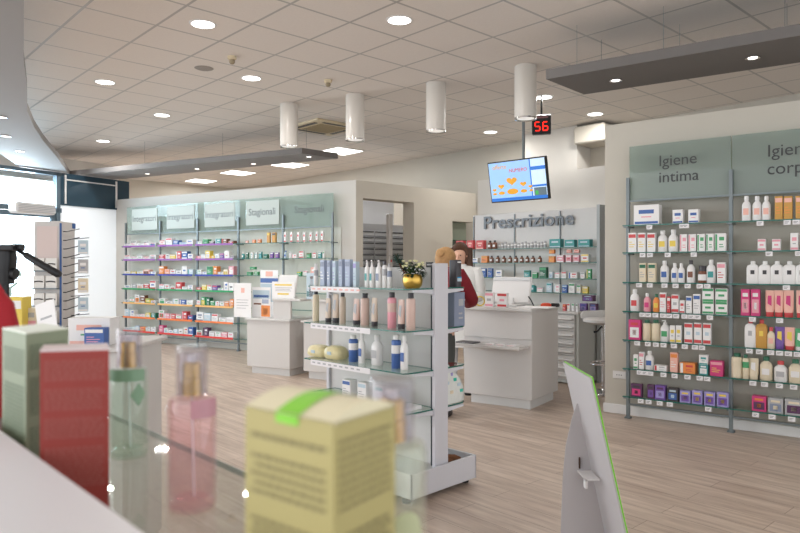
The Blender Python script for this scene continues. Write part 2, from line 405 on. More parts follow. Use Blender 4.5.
# ================================================================== SUSPENDED SLABS
def Z3(px, py, z=3.0): d = (z - CAMH) * FPX / (CY - py); return ((px - CX) / FPX * d, d)
near = [Z3(546, 79.3), Z3(800, 35.4)]; far = [Z3(584, 94.5), Z3(800, 62.4)]
def ext(a, b, t): return (a[0] + (b[0] - a[0]) * t, a[1] + (b[1] - a[1]) * t)
k = empty('ceiling_slab', (0, 0, 0), label='dark grey suspended ceiling slab hanging at upper right', cat='ceiling panel')
MB().prism([near[0], ext(*near, 2.2), ext(*far, 2.3), far[0]], 3.0, 3.085, SLAB).build('panel', k)
def wire(k, x, y):
    MB().tube([(x, y, 3.08), (x, y, CEIL)], .002, ALU, 5).build('suspension_wire', k)
for t in (.12, .5, .95, 1.5):
    x, y = ext(near[0], near[1], t); x2, y2 = ext(far[0], far[1], t)
    wire(k, x * .85 + x2 * .15, y * .85 + y2 * .15); wire(k, x * .15 + x2 * .85, y * .15 + y2 * .85)
inner = [(-1.3, 2.2), (-1.85, 3.2), (-2.33, 4.12), (-3.0, 5.3), (-3.45, 6.15), (-3.95, 7.05), (-4.32, 7.85), (-4.68, 8.72), (-5.2, 10.1), Z3(70, 175.5)]
outl = [Z3(302, 153.6), Z3(338, 158.6), Z3(126, 178.8), Z3(92, 180.4), Z3(56, 181), Z3(37, 177), Z3(20, 167.5), Z3(0, 153.5), (-5.0, 7.9), (-4.3, 6.0), (-3.6, 4.2), (-2.9, 2.2)]
k2 = empty('ceiling_slab', (0, 0, 0), label='pale grey curved suspended ceiling slab hanging at upper left', cat='ceiling panel')
MB().prism(inner + outl, 3.0, 3.085, SLAB2, mside=SLAB).build('panel', k2)
for x, y in ((-2.6, 4.0), (-3.6, 5.6), (-5.0, 8.0), (-6.1, 11.6), (-4.3, 11.2), (-2.8, 10.5), (-1.4, 9.95)): wire(k2, x, y)

# ================================================================== CEILING FIXTURES
def spot_me():
    a = MB().lathe([(.035, -.004), (.055, -.008), (.055, 0), (.03, 0)], CHROME, n=20, caps=False).mesh('ring')
    b = MB().lathe([(.034, -.006), (.034, -.001)], mat('spot_led', (255, 250, 245), .4, emit=(255, 248, 240), estr=5), n=16).mesh('bulb')
    return a, b
SR, SB = spot_me()
def slabspot(px, py, where):
    x, y = Z3(px, py); e = empty('recessed_spotlight', (x, y, 2.999), label='small recessed spotlight in the %s' % where, cat='spotlight', group='recessed spotlights in the suspended slabs')
    link('ring', SR, e); link('bulb', SB, e)
    return e
for px, py, lab in ((615.7, 80, 'dark right slab, nearer its left end'), (752.7, 57.4, 'dark right slab, nearer the right picture edge'),
    (6, 136, 'curved left slab, middle of its left part'), (19.6, 151, 'curved left slab, lowest of its left part'), (1.5, 117, 'curved left slab, highest of its left part'),
    (309, 156.5, 'pale slab, nearest its right tip'), (253.5, 163.6, 'pale slab, second from its right tip'), (197, 168.6, 'pale slab, third from its right tip'), (147.5, 173.5, 'pale slab, farthest from its right tip')):
    slabspot(px, py, lab)
DLr = MB().lathe([(.098, -.006), (.115, -.004), (.118, 0), (.09, 0)], WHITE2, n=28, caps=False).mesh('rim')
DLd = MB().lathe([(.1, -.004), (.1, -.001)], LED, n=28).mesh('diffuser')
DLN = [(203, 24, 'nearest at upper left'), (399.5, 20, 'upper middle, nearest'), (251.5, 78, 'between the two ceiling detectors and the left'), (105, 82, 'leftmost, above the curved slab'),
       (162, 115, 'in the left half, below the leftmost'), (103, 141, 'farthest left, by the curved slab tip'), (544, 97, 'just right of the rightmost pendant'), (595, 114, 'rightmost, below the dark slab'), (490.5, 132, 'between the two rightmost pendants')]
for px, py, lab in DLN:
    d = (CEIL - CAMH) * FPX / (CY - py); p = ((px - CX) / FPX * d, d, CEIL)
    e = empty('downlight', p, label='round ceiling downlight, %s' % lab, cat='downlight', group='round downlights in the tiled ceiling')
    link('rim', DLr, e); link('diffuser', DLd, e)
    a = area('downlight_lamp', (p[0], p[1], CEIL - .02), (0, 0, 0), .19, .19, 22, (1, .965, .915), 'DISK'); 
for px, py, lab in ((341, 150.7, 'beside the slab tip'), (290, 164.5, 'under the slab tip'), (238, 172.5, 'second from the left'), (201, 180.6, 'leftmost and farthest')):
    d = (CEIL - CAMH) * FPX / (CY - py); X, Y = (px - CX) / FPX * d, d
    e = empty('led_panel', (X, Y, CEIL), R(GA), label='square ceiling light panel beyond the shelving, %s' % lab, cat='ceiling light', group='square light panels at the back')
    MB().box(-.3, .3, -.3, .3, -.012, 0, WHITE2).build('frame', e); MB().box(-.28, .28, -.28, .28, -.016, -.012, LED).build('diffuser', e)
    area('panel_lamp', (X, Y, CEIL - .03), (0, 0, 0), .55, .55, 30, (1, .98, .95))
# pendants
PX = [(289, 'leftmost'), (355, 'second from left'), (436, 'third from left'), (525.5, 'rightmost and nearest')]
PY = [104, 95, 83, 66]
pc = MB().lathe([(.115, .0), (.115, .52), (.112, .556)], LAMPW, n=32, caps=False).mesh('housing')
pr = MB().lathe([(.108, 0), (.116, -.004), (.116, .012), (.1, .012)], CHROME, n=32, caps=False).mesh('rim')
pg = MB().lathe([(.09, .006), (.09, .011)], mat('lamp_glass', (230, 232, 236), .1, emit=(255, 250, 240), estr=.6), n=24).mesh('lens')
for (px, lab), py in zip(PX, PY):
    d = (CEIL - CAMH) * FPX / (CY - py)
    e = empty('pendant_lamp', ((px - CX) / FPX * d, d, 2.9), label='white cylindrical pendant lamp, %s of the row of four' % lab, cat='pendant lamp', group='white cylinder lamps on the ceiling')
    link('housing', pc, e); link('rim', pr, e); link('lens', pg, e)
# AC cassette
d = (CEIL - CAMH) * FPX / (CY - 126.5); e = empty('ac_cassette', ((324 - CX) / FPX * d, d, CEIL), R(GA), 'beige square air conditioning cassette in the ceiling between two pendants', 'air conditioner')
AC = mat('beige_plastic', (214, 200, 170), .5)
MB().box(-.42, .42, -.42, .42, -.03, 0, AC, .01).build('frame', e)
m_ = MB()
for q in range(10): m_.box(-.24, .24, -.24 + q * .05, -.215 + q * .05, -.04, -.03, mat('beige_grille', (176, 160, 128), .6))
m_.build('grille', e)
for q in range(4):
    a = MB().box(-.26, .26, -.36, -.3, -.035, -.03, DARK).build('louvre', e); a.rotation_euler.z = q * math.pi / 2
# detectors, speaker
for px, py, lab in ((328, 80, 'nearer, in the middle of the ceiling'), (232, 56.5, 'at the left, beside the round speaker')):
    d = (CEIL - CAMH) * FPX / (CY - py); e = empty('smoke_detector', ((px - CX) / FPX * d, d, CEIL), label='small ceiling motion detector, %s' % lab, cat='detector')
    MB().lathe([(.045, 0), (.045, -.025), (.03, -.035)], AC, n=16).build('base', e)
    MB().lathe([(.028, -.035), (.03, -.06), (.018, -.075)], mat('tan_plastic', (150, 136, 110), .5), n=14).build('sensor_head', e)
d = (CEIL - CAMH) * FPX / (CY - 68.3); e = empty('ceiling_speaker', ((204 - CX) / FPX * d, d, CEIL), label='flat round grey speaker in the upper left ceiling', cat='speaker')
MB().lathe([(.085, -.006), (.1, 0)], mat('grey_grille', (150, 144, 138), .6), n=24).build('grille', e)
# queue display
p = at(541.5, 124.5, 8.2); e = empty('queue_display', p, math.atan2(-1.4, 5.5), 'black queue number display with red digits hanging from the ceiling', 'display')
MB().box(-.115, .115, -.04, .04, -.125, .115, DARK, .01).build('housing', e)
MB().tube([(0, 0, .115), (0, 0, CEIL - p.z)], .012, DARK, 8).build('hanger', e)
RL = mat('red_led', (255, 30, 20), .5, emit=(255, 40, 25), estr=2.2)
for dx_, segs in ((-.047, 'afgcd'), (.047, 'afgecd')):
    m_ = MB(); hw, hh, t_ = .028, .052, .006
    for c_ in segs:
        cx_, cz_, hz = {'a': (0, 2 * hh, 1), 'g': (0, hh, 1), 'd': (0, 0, 1), 'f': (-hw, 1.5 * hh, 0), 'b': (hw, 1.5 * hh, 0), 'e': (-hw, .5 * hh, 0), 'c': (hw, .5 * hh, 0)}[c_]
        a_, b_ = (hw - .004, t_) if hz else (t_, hh / 2 - .003)
        m_.box(dx_ + cx_ - a_, dx_ + cx_ + a_, -.0425, -.04, -.082 + cz_ - b_, -.082 + cz_ + b_, RL)
    m_.build('digit', e)
m_ = MB().box(-.08, .08, -.042, -.04, .07, .09, mat('display_caption', (150, 100, 105), .5)); m_.build('caption', e)

# ================================================================== TV
pl, pr_ = at(488, 163, 8.24), at(546, 155.5, 7.7)
pm = (pl + pr_) / 2; angT = math.atan2(pr_.y - pl.y, pr_.x - pl.x); wT = (Vector(pr_.xy) - Vector(pl.xy)).length
e = empty('wall_television', (pm.x, pm.y, pm.z), angT, 'flat television on a ceiling arm showing an orange heart advert', 'television')
TI = MB(); hT = .5
tilt = Matrix.Rotation(R(11), 4, 'X')
TI.box(-wT / 2, wT / 2, -.02, .03, -hT, 0, DARK, .006).xf(tilt).build('housing', e)
SCB = mat('screen_sky', (150, 192, 235), .3, emit=(150, 192, 235), estr=.55); SCD = mat('screen_blue', (30, 110, 200), .3, emit=(30, 110, 200), estr=.55)
SCO = mat('screen_orange', (216, 150, 20), .3, emit=(216, 150, 20), estr=.6); SCR = mat('screen_red', (205, 60, 40), .3, emit=(205, 60, 40), estr=.6)
SCW = mat('screen_white', (200, 222, 245), .3, emit=(200, 222, 245), estr=.6); SCG = mat('screen_mixed', (90, 110, 120), .3, emit=(90, 110, 120), estr=.5)
sc = MB(); W2 = wT / 2 - .015
def sq(x0, x1, z0, z1, m, dy=0): sc.quad((x0, -.0215 - dy, z0), (x1, -.0215 - dy, z0), (x1, -.0215 - dy, z1), (x0, -.0215 - dy, z1), m)
def sx(u): return -W2 + u * 2 * W2
def sz(v): return -.015 - v * (hT - .03)
sq(-W2, W2, sz(1), sz(0), SCB); sq(sx(.75), W2, sz(.92), sz(0), SCW, .0005); sq(sx(.735), sx(.755), sz(1), sz(0), SCD, .001)
sq(sx(0), W2, sz(1), sz(.92), SCD, .001); sq(sx(.755), W2, sz(.28), sz(.19), SCD, .001); sq(sx(.755), W2, sz(.7), sz(.65), SCD, .001)
sq(sx(.78), sx(.99), sz(.92), sz(.72), SCG, .001); sq(sx(.8), sx(.85), sz(.9), sz(.8), mat('screen_green', (60, 170, 80), .3, emit=(60, 170, 80), estr=.5), .0015)
def heart(u, v, r):
    pts = []
    for k_ in range(24):
        t = 2 * math.pi * k_ / 24; pts.append((sx(u) + r * .062 * 16 * math.sin(t) ** 3 / 1, -.023, sz(v) + r * .045 * (13 * math.cos(t) - 5 * math.cos(2 * t) - 2 * math.cos(3 * t) - math.cos(4 * t))))
    sc.add(pts, [list(range(24))], SCO)
def ell(u, v, a, b):
    sc.add([(sx(u) + a * math.cos(t * .524), -.0232, sz(v) + b * math.sin(t * .524)) for t in range(12)], [list(range(12))], SCO)
for u, v, r in ((.4, .5, .075), (.2, .62, .045), (.6, .6, .045), (.72, .68, .028), (.07, .7, .03)): heart(u, v, r)
for u, v, a, b in ((.4, .77, .08, .035), (.2, .79, .045, .02), (.6, .78, .045, .02), (.07, .8, .03, .014), (.73, .78, .025, .014)): ell(u, v, a, b)
so = sc.xf(tilt).build('screen', e)
for s_, u, v, sz_, mt_ in (('offerte', .2, .12, .075, SCO), ('NUMERO', .53, .24, .06, SCR)):
    q = tilt @ Vector((sx(u), -.023, sz(v))); text(s_, sz_, .0005, mt_, e, q, rot=(R(90 + 11), 0, 0), name='caption')
MB().tube([(0, .08, -.25), (0, .17, -.2), (0, .17, CEIL - pm.z)], .018, ALU, 10).build('ceiling_arm', e)
MB().box(-.2, .2, .03, .07, -.4, -.1, DARK, .01).xf(tilt).build('rear_housing', e)

# ================================================================== PRODUCT BUILDERS
random.seed(11)
PC = {'w': (236, 234, 234), 'r': (200, 52, 56), 'p': (232, 150, 165), 'm': (205, 40, 110), 'b': (44, 84, 160), 'y': (232, 200, 70), 'g': (52, 150, 90), 'o': (232, 128, 50),
      't': (40, 140, 140), 'v': (98, 62, 150), 'k': (40, 38, 44), 'n': (110, 60, 40), 'c': (182, 204, 218), 'e': (226, 210, 180), 'l': (150, 140, 205), 'q': (118, 130, 156),
      'G': (20, 90, 60), 'a': (198, 140, 50), 's': (168, 168, 172), 'u': (160, 174, 202), 'z': (206, 184, 164), 'h': (214, 180, 168), 'd': (70, 30, 70), 'x': (240, 176, 160)}
CN = {'w': 'white', 'r': 'red', 'p': 'pink', 'm': 'magenta', 'b': 'blue', 'y': 'yellow', 'g': 'green', 'o': 'orange', 't': 'teal', 'v': 'purple', 'k': 'black', 'n': 'brown', 'c': 'pale blue', 'e': 'cream',
      'l': 'lilac', 'q': 'slate blue', 'G': 'dark green', 'a': 'amber', 's': 'grey', 'u': 'lavender blue', 'z': 'beige', 'h': 'pale pink', 'd': 'dark plum', 'x': 'peach'}
def pcm(c): return mat('print_' + CN[c].replace(' ', '_'), tuple(v * .84 + u * .16 for v, u in zip(PC[c], (198, 192, 188))), .42)
MC = {}
def carton_me(w_, h_, d_, c, c2, c3, style):
    key = ('c', round(w_, 3), round(h_, 3), round(d_, 3), c, c2, c3, style)
    if key in MC: return MC[key]
    m = MB(); W = w_ / 2; m.box(-W, W, 0, d_, 0, h_, pcm(c), min(.002, w_ * .05)); y = -.0006
    def q(u0, u1, v0, v1, mt): m.quad((-W + u0 * w_, y, v0 * h_), (-W + u1 * w_, y, v0 * h_), (-W + u1 * w_, y, v1 * h_), (-W + u0 * w_, y, v1 * h_), mt)
    a, b = pcm(c2), pcm(c3)
    if style == 0:   # top band and lines
        q(.06, .94, .74, .92, a)
        for i in range(3): q(.12, .5 + .1 * ((i * 7) % 4), .5 - i * .12, .54 - i * .12, b)
    elif style == 1: # middle logo, bottom band
        q(.2, .8, .55, .75, a); q(.3, .7, .36, .42, b); q(.04, .96, .04, .16, a)
    elif style == 2: # side band + dot
        q(.05, .22, .05, .95, a); q(.4, .85, .6, .8, b); q(.4, .75, .35, .4, b); q(.4, .8, .22, .27, b)
    elif style == 3: # big picture
        q(.12, .88, .12, .62, a); q(.2, .8, .72, .86, b); q(.35, .65, .25, .5, b)
    elif style == 4: # two horizontal bands
        q(.03, .97, .78, .95, a); q(.03, .97, .05, .2, a); q(.25, .75, .42, .58, b)
    me = m.mesh('carton'); MC[key] = me; return me
def carton(fr, x, y, z, w_, h_, d_, c, c2, c3, style, label, cat='box', group=None, name='medicine_carton', rz=0):
    return link(name, carton_me(w_, h_, d_, c, c2, c3, style), None, fr.w(x, y, z), fr.a + rz, label, cat, group)
def bottle(fr, x, y, z, w_, h_, kind, c, cc, lc, label, cat='bottle', group=None, depth=None):
    """kind: b round bottle, f flat square bottle, s spray/pump, t tube standing on cap, j jar"""
    key = ('b', round(w_, 3), round(h_, 3), kind, c, cc, lc)
    if key not in MC:
        W = w_ / 2; parts = []
        B = MB(); C_ = MB(); Lb = MB(); D = min(W, .03) if kind == 'f' else W * .8
        if kind in ('b', 's'):
            B.superlathe([(W * .9, D * .9, 0), (W, D, h_ * .03), (W, D, h_ * .62), (W * .8, D * .8, h_ * .72), (W * .4, D * .4, h_ * .8), (W * .36, D * .36, h_ * .84)], pcm(c), 20, 2.4)
            if kind == 'b': C_.lathe([(W * .5, h_ * .82), (W * .5, h_ * .97), (W * .42, h_)], pcm(cc), n=14)
            else: C_.lathe([(W * .42, h_ * .82), (W * .42, h_ * .88), (W * .2, h_ * .9), (W * .16, h_ * .99), (W * .1, h_)], pcm(cc), n=12); C_.box(-W * .7, W * .15, -W * .12, W * .12, h_ * .95, h_ * .99, pcm(cc), .001)
            lb = None; Lb.quad((-W * .6, -D * 1.01 - .0004, h_ * .24), (W * .6, -D * 1.01 - .0004, h_ * .24), (W * .6, -D * 1.01 - .0004, h_ * .5), (-W * .6, -D * 1.01 - .0004, h_ * .5), pcm(lc))
        elif kind == 'f':
            B.superlathe([(W * .95, D * .95, 0), (W, D, h_ * .03), (W, D, h_ * .7), (W * .85, D * .9, h_ * .8), (W * .4, D * .6, h_ * .86)], pcm(c), 20, 6)
            C_.lathe([(W * .38, h_ * .85), (W * .38, h_ * .98), (W * .33, h_)], pcm(cc), n=14)
            lb = None; Lb.quad((-W * .32, -D * 1.01 - .0004, h_ * .42), (W * .32, -D * 1.01 - .0004, h_ * .42), (W * .32, -D * 1.01 - .0004, h_ * .6), (-W * .32, -D * 1.01 - .0004, h_ * .6), pcm(lc))
        elif kind == 'k':   # squat bottle with wide cap
            B.lathe([(W * .92, 0), (W, h_ * .03), (W, h_ * .62), (W * .75, h_ * .7)], pcm(c), n=18)
            C_.lathe([(W * .8, h_ * .69), (W * .8, h_ * .98), (W * .74, h_)], pcm(cc), n=18)
            lb = [(W * 1.01, W * 1.01, h_ * .15), (W * 1.01, W * 1.01, h_ * .5)]
        elif kind == 'p':   # slim cylinder with plain cap at the top
            B.lathe([(W * .95, 0), (W, h_ * .01), (W, h_ * .8), (W * .9, h_ * .84), (W * .45, h_ * .86)], pcm(c), n=18)
            C_.lathe([(W * .62, h_ * .86), (W * .62, h_ * .99), (W * .58, h_)], pcm(cc), n=16)
            lb = [(W * 1.01, W * 1.01, h_ * .45), (W * 1.01, W * 1.01, h_ * .7)]
        else:   # tube
            C_.lathe([(W * .8, 0), (W * .86, h_ * .02), (W * .86, h_ * .17)], pcm(cc), n=18)
            B.superlathe([(W * .9, W * .8, h_ * .17), (W, W * .7, h_ * .3), (W, W * .35, h_ * .75), (W, W * .06, h_)], pcm(c), 20, 2.2)
            lb = None
            Lb.quad((-W * .45, -W * .66, h_ * .5), (W * .45, -W * .66, h_ * .4), (W * .4, -W * .36, h_ * .8), (-W * .4, -W * .36, h_ * .8), pcm(lc))
        if lb: Lb.superlathe([lb[0], lb[1]], pcm(lc), 20, 6 if kind == 'f' else 2.4 if kind in 'bs' else 2)
        MC[key] = (B.mesh('body'), C_.mesh('cap'), Lb.mesh('label'))
    b, c_, l = MC[key]
    nm = {'t': 'cream_tube'}.get(kind, 'spray_bottle' if kind == 's' else 'lotion_bottle')
    e = empty(nm, fr.w(x, y, z), fr.a, label, 'tube' if kind == 't' else cat, group)
    link('body', b, e); link('cap', c_, e); link('printed_label', l, e)
    return e
def art(cs):
    return cs
KN = {'b': 'bottle', 'f': 'flat bottle', 's': 'pump bottle', 'k': 'squat bottle', 'p': 'bottle', 't': 'tube'}
def desc(it):
    k_ = it[0]
    if k_ == 'C': return '%s and %s carton' % (CN[it[4]], CN[it[5]]) if it[4] != it[5] else '%s carton' % CN[it[4]]
    return '%s %s with %s cap' % (CN[it[4]], KN[k_], CN[it[5]])
def place_row(fr, items, conv, zs, yfront, where, group, maxh=.24, depth=.09):
    """items = (kind, x0, x1, ytop, c, c2, c3, style[, zbase_extra]) in crop pixels; conv maps to photo pixels"""
    for n_, it in enumerate(items, 1):
        x0, yt = conv(it[1], it[3]); x1, _ = conv(it[2], it[3])
        yb = yfront
        pm_ = (x0 + x1) / 2; xm = fr.rx(pm_, yb + .03); c_ = fr.w(xm, yb + .03); span = (x1 - x0) / FPX * c_.y
        ry = Vector((c_.x, c_.y, 0)).normalized(); span *= ry.y; cc_, ss_ = abs(ry.cross(fr.ux).z), abs(ry.dot(fr.ux))
        if it[0] == 'C': wd_ = max(.02, span / (cc_ + .5 * ss_)); dd_ = max(.03, min(depth, wd_ * .5 if ss_ > .3 else max(.04, wd_ * .7)))
        else: wd_ = max(.02, span * 1.14); dd_ = wd_
        xm = fr.rx(pm_, yb + dd_ / 2)
        zb = zs + (it[8] if len(it) > 8 else 0)
        h_ = fr.z(yt, xm, yb) - zb; h_ = max(.03, min(maxh - (it[8] if len(it) > 8 else 0), h_))
        lab = '%s, %s from left %s' % (desc(it), ORD[n_], where) if not where.startswith('=') else '%s %s' % (desc(it), where[1:])
        if it[0] == 'C': carton(fr, xm, yb, zb, wd_ * .97, h_, dd_, it[4], it[5], it[6], it[7], lab, group=group, name='boxed_product')
        else: bottle(fr, xm, yb + wd_ * .5, zb, wd_ * .96, h_, it[0], it[4], it[5], it[6], lab, group=group)

# ================================================================== WALL SHELVING UNITS
SHZ = [1.715, 1.475, 1.213, .957, .705, .452, .205]
def shelving(fr, nb, bw, signs, label, strips=None, ytextscale=.11, yf=-.07, yb=.13, rows=None):
    e = empty('wall_shelving', fr.o, fr.a, label, 'shelving')
    for i in range(nb + 1):
        u = MB().box(i * bw - .014, i * bw + .014, -.014, .014, 0.01, 2.14, ALU).box(i * bw - .025, i * bw + .025, -.03, .03, 0, .012, ALU).build('upright', e)
        for z in SHZ: MB().box(i * bw - .02, i * bw + .02, yf, .1, z - .022, z - .01, ALU).build('shelf_bracket', u)
    for i in range(nb):
        for z in (1.93, .125):
            MB().box(i * bw + .014, (i + 1) * bw - .014, -.012, .006, z - .008, z + .008, ALU).build('rail', e)
        lst = SHZ if rows is None else rows[i]
        for j, z in enumerate(lst):
            s_ = MB().box(i * bw - .03 * (i == 0) + .003, (i + 1) * bw - .003, yf, yb - .005, z - .009, z, GLASS)
            s_.box(i * bw - .03 * (i == 0) + .003, (i + 1) * bw - .003, yf - .0015, yf, z - .0095, z + .0005, GEDGE)
            so = s_.build('shelf', e)
            if strips and strips[i] and j < len(strips[i]) and strips[i][j]:
                MB().box(i * bw + .02, (i + 1) * bw - .05, yf - .006, yf - .002, z - .022, z + .008, mat('strip_' + strips[i][j][0], strips[i][j][1], .4)).build('edge_strip', so)
            shelves[(label, i, j)] = so
        # sign
        sg = MB().box(i * bw + .004, (i + 1) * bw - .004, .02, .028, 1.935, 2.42, SIGNG if len(signs[i]) > 1 else SIGNL).build('sign_panel', e)
        txt = signs[i]
        if len(txt) == 1:
            MB().box(i * bw + .15, (i + 1) * bw - .1, .014, .018, 2.0, 2.38, SIGNW).build('sign_card', sg) if i < nb and not txt[0].startswith('#') else None
            text(txt[0].strip('#'), .15, .0006, TEXTL, sg, ((i + .5) * bw + .02, .0185 if txt[0].startswith('#') else .0132, 2.2), bold=.0015)
        else:
            for q, s1 in enumerate(txt):
                text(s1, .135, .0006, TEXTG, sg, (i * bw + .255, .0185, 2.262 - q * .142), align='LEFT', scx=1.0)
    return e
shelves = {}
LR = 'aluminium and glass wall shelving full of toiletries on the right wall'
RB = .8357
ur = shelving(FR, 4, RB, [['Igiene', 'intima'], ['Igiene', 'corpo'], ['Igiene', 'orale'], ['Igiene', 'mani']][:2] + [['Igiene', 'viso'], ['Igiene', 'mani']], LR) if False else shelving(FR, 2, RB, [['Igiene', 'intima'], ['Igiene', 'corpo']], LR)
MB().box(-.02, 2 * RB + .3, .118, .129, .1, 1.93, BACKP).build('back_panel', ur)
def c3(x, y): return 620 + x / 5.61, 195 + y / 5.61
def c5(x, y): return 620 + x / 3.95, 285 + y / 3.95
def c4(x, y): return 720 + x / 4.4375, 180 + y / 4.4375
def c6(x, y): return 720 + x / 3.553, 290 + y / 3.553
bay1 = [
 (c3, [('C', 72, 240, 55, 'w', 'b', 'p', 1), ('C', 295, 362, 82, 'w', 'b', 'p', 1), ('C', 383, 450, 80, 'w', 'b', 'p', 1)]),
 (c3, [('C', 45, 99, 212, 'w', 'r', 'y', 0), ('C', 100, 151, 212, 'w', 'r', 'y', 0), ('C', 152, 206, 212, 'w', 'r', 'y', 0), ('b', 214, 266, 198, 'w', 'w', 'y', 0), ('b', 274, 326, 193, 'w', 'w', 'y', 0),
       ('C', 335, 383, 220, 'w', 'p', 'p', 2), ('C', 384, 432, 220, 'w', 'p', 'p', 2), ('C', 433, 482, 218, 'w', 'g', 'g', 2), ('C', 483, 531, 217, 'w', 'g', 'g', 2), ('C', 532, 602, 215, 'w', 'g', 'g', 2)]),
 (c3, [('C', 108, 152, 382, 'e', 'G', 's', 0), ('C', 157, 207, 382, 'e', 'G', 's', 0), ('b', 228, 274, 368, 'w', 'w', 'b', 0), ('b', 289, 326, 382, 'w', 'w', 'b', 0), ('b', 327, 362, 382, 'w', 'w', 'b', 0),
       ('b', 377, 420, 366, 'w', 'k', 'n', 0), ('k', 440, 488, 397, 'n', 'k', 'w', 0), ('b', 488, 536, 363, 'w', 'w', 't', 0), ('C', 544, 598, 378, 'w', 'p', 'r', 0)]),
 (c5, [('b', 42, 76, 17, 'w', 'w', 'r', 0), ('b', 95, 121, 33, 'p', 'w', 'm', 0), ('b', 132, 156, 36, 'o', 'G', 'y', 0), ('C', 157, 186, 30, 'w', 'r', 'p', 0), ('C', 187, 202, 46, 'r', 'w', 'w', 0), ('C', 203, 236, 38, 'w', 'r', 's', 4),
       ('C', 236, 259, 60, 'w', 'r', 'r', 1), ('C', 261, 287, 44, 'w', 'b', 's', 0), ('C', 289, 321, 36, 'w', 'b', 's', 0), ('C', 325, 376, 63, 'w', 'g', 'g', 4), ('C', 377, 430, 65, 'w', 'g', 'g', 4),
       ('C', 325, 376, 12, 'w', 'g', 'g', 4, .1), ('C', 377, 430, 14, 'w', 'g', 'g', 4, .1)]),
 (c5, [('C', 33, 88, 137, 'm', 'w', 'r', 3), ('p', 92, 123, 139, 'e', 'G', 'e', 0), ('p', 126, 158, 139, 'e', 'G', 'e', 0), ('s', 161, 196, 140, 'w', 'w', 'g', 0), ('C', 197, 221, 160, 'w', 'y', 's', 1), ('C', 221, 246, 160, 'w', 'y', 's', 1),
       ('C', 254, 291, 150, 'w', 'r', 'c', 4), ('C', 292, 327, 150, 'w', 'r', 'c', 4), ('C', 328, 363, 152, 'w', 'r', 'c', 4)]),
 (c5, [('C', 53, 74, 275, 'w', 'g', 'g', 1), ('C', 76, 98, 265, 'w', 'p', 'r', 0), ('b', 101, 133, 262, 'w', 'w', 'b', 0), ('C', 135, 192, 318, 'w', 'r', 's', 2), ('C', 198, 232, 267, 'x', 'o', 'w', 0), ('C', 236, 306, 308, 'o', 'w', 'r', 2),
       ('C', 312, 352, 314, 't', 'w', 'w', 3), ('C', 356, 413, 300, 'm', 'p', 'y', 0), ('C', 312, 352, 276, 'w', 't', 't', 1, .085)]),
 (c5, [('C', 42, 93, 391, 'd', 'm', 'k', 3), ('C', 108, 139, 394, 'd', 'v', 'k', 3), ('C', 138, 186, 397, 'v', 'l', 'd', 3), ('C', 187, 236, 408, 'k', 'b', 'c', 3), ('C', 237, 284, 418, 'l', 'v', 'y', 3), ('C', 285, 331, 418, 'l', 'v', 'y', 3), ('C', 333, 381, 423, 'l', 'v', 'y', 3), ('C', 383, 434, 425, 'l', 'v', 'y', 3)]),
]
bay2 = [
 (c4, [('b', 99, 136, 70, 'w', 'w', 'x', 0), ('b', 146, 184, 70, 'w', 'w', 'x', 0), ('b', 188, 224, 70, 'w', 'w', 'x', 0), ('C', 243, 281, 72, 'a', 'x', 'o', 0), ('C', 283, 324, 72, 'a', 'x', 'o', 0), ('C', 335, 378, 70, 'a', 'x', 'o', 0)]),
 (c4, [('C', 167, 206, 262, 'w', 'p', 'p', 4), ('C', 231, 272, 262, 'w', 'p', 'p', 4), ('C', 312, 350, 235, 'w', 'p', 's', 1), ('C', 356, 392, 240, 'w', 'p', 's', 1)]),
 (c4, [('f', 121, 173, 360, 'w', 'w', 'k', 0), ('f', 175, 226, 360, 'w', 'w', 'k', 0), ('f', 228, 280, 360, 'w', 'w', 'k', 0), ('f', 282, 337, 360, 'w', 'w', 'k', 0), ('f', 339, 392, 360, 'w', 'w', 'k', 0)]),
 (c4, [('C', 93, 136, 485, 'm', 'p', 'w', 3), ('C', 137, 181, 485, 'm', 'p', 'w', 3), ('t', 203, 240, 490, 'x', 'r', 'm', 0), ('t', 243, 280, 490, 'x', 'r', 'm', 0), ('t', 283, 326, 490, 'x', 'r', 'm', 0), ('t', 340, 378, 490, 'x', 'r', 'm', 0)]),
 (c6, [('f', 90, 128, 106, 'w', 'r', 's', 0), ('f', 129, 168, 106, 'a', 'r', 'y', 0), ('b', 169, 195, 133, 'e', 'r', 'x', 0), ('t', 196, 229, 132, 'v', 'v', 'y', 0), ('t', 230, 266, 134, 'x', 'r', 'y', 0), ('t', 268, 300, 138, 'g', 'w', 'w', 0)]),
 (c6, [('p', 42, 80, 226, 'e', 'G', 'e', 0), ('p', 81, 102, 230, 'e', 'G', 'g', 0), ('t', 103, 136, 244, 'e', 'e', 'w', 0), ('b', 144, 185, 238, 'e', 'G', 'w', 0), ('b', 194, 238, 254, 'w', 'r', 's', 0), ('b', 246, 291, 248, 'e', 'G', 'w', 0)]),
 (c6, [('C', 113, 169, 378, 'm', 'd', 'o', 3), ('C', 170, 229, 385, 's', 'q', 'e', 3), ('C', 230, 300, 390, 's', 'd', 'e', 3)]),
]
RW = ['top', 'second', 'third', 'fourth', 'fifth', 'sixth', 'lowest']
for bi, (bay, sn) in enumerate(((bay1, 'intima'), (bay2, 'corpo'))):
    for r_, (cv, items) in enumerate(bay):
        place_row(FR, items, cv, SHZ[r_], -.05, 'on %s shelf under %s sign' % (RW[r_], sn), 'toiletries on the %s shelf under the Igiene %s sign' % (RW[r_], sn))
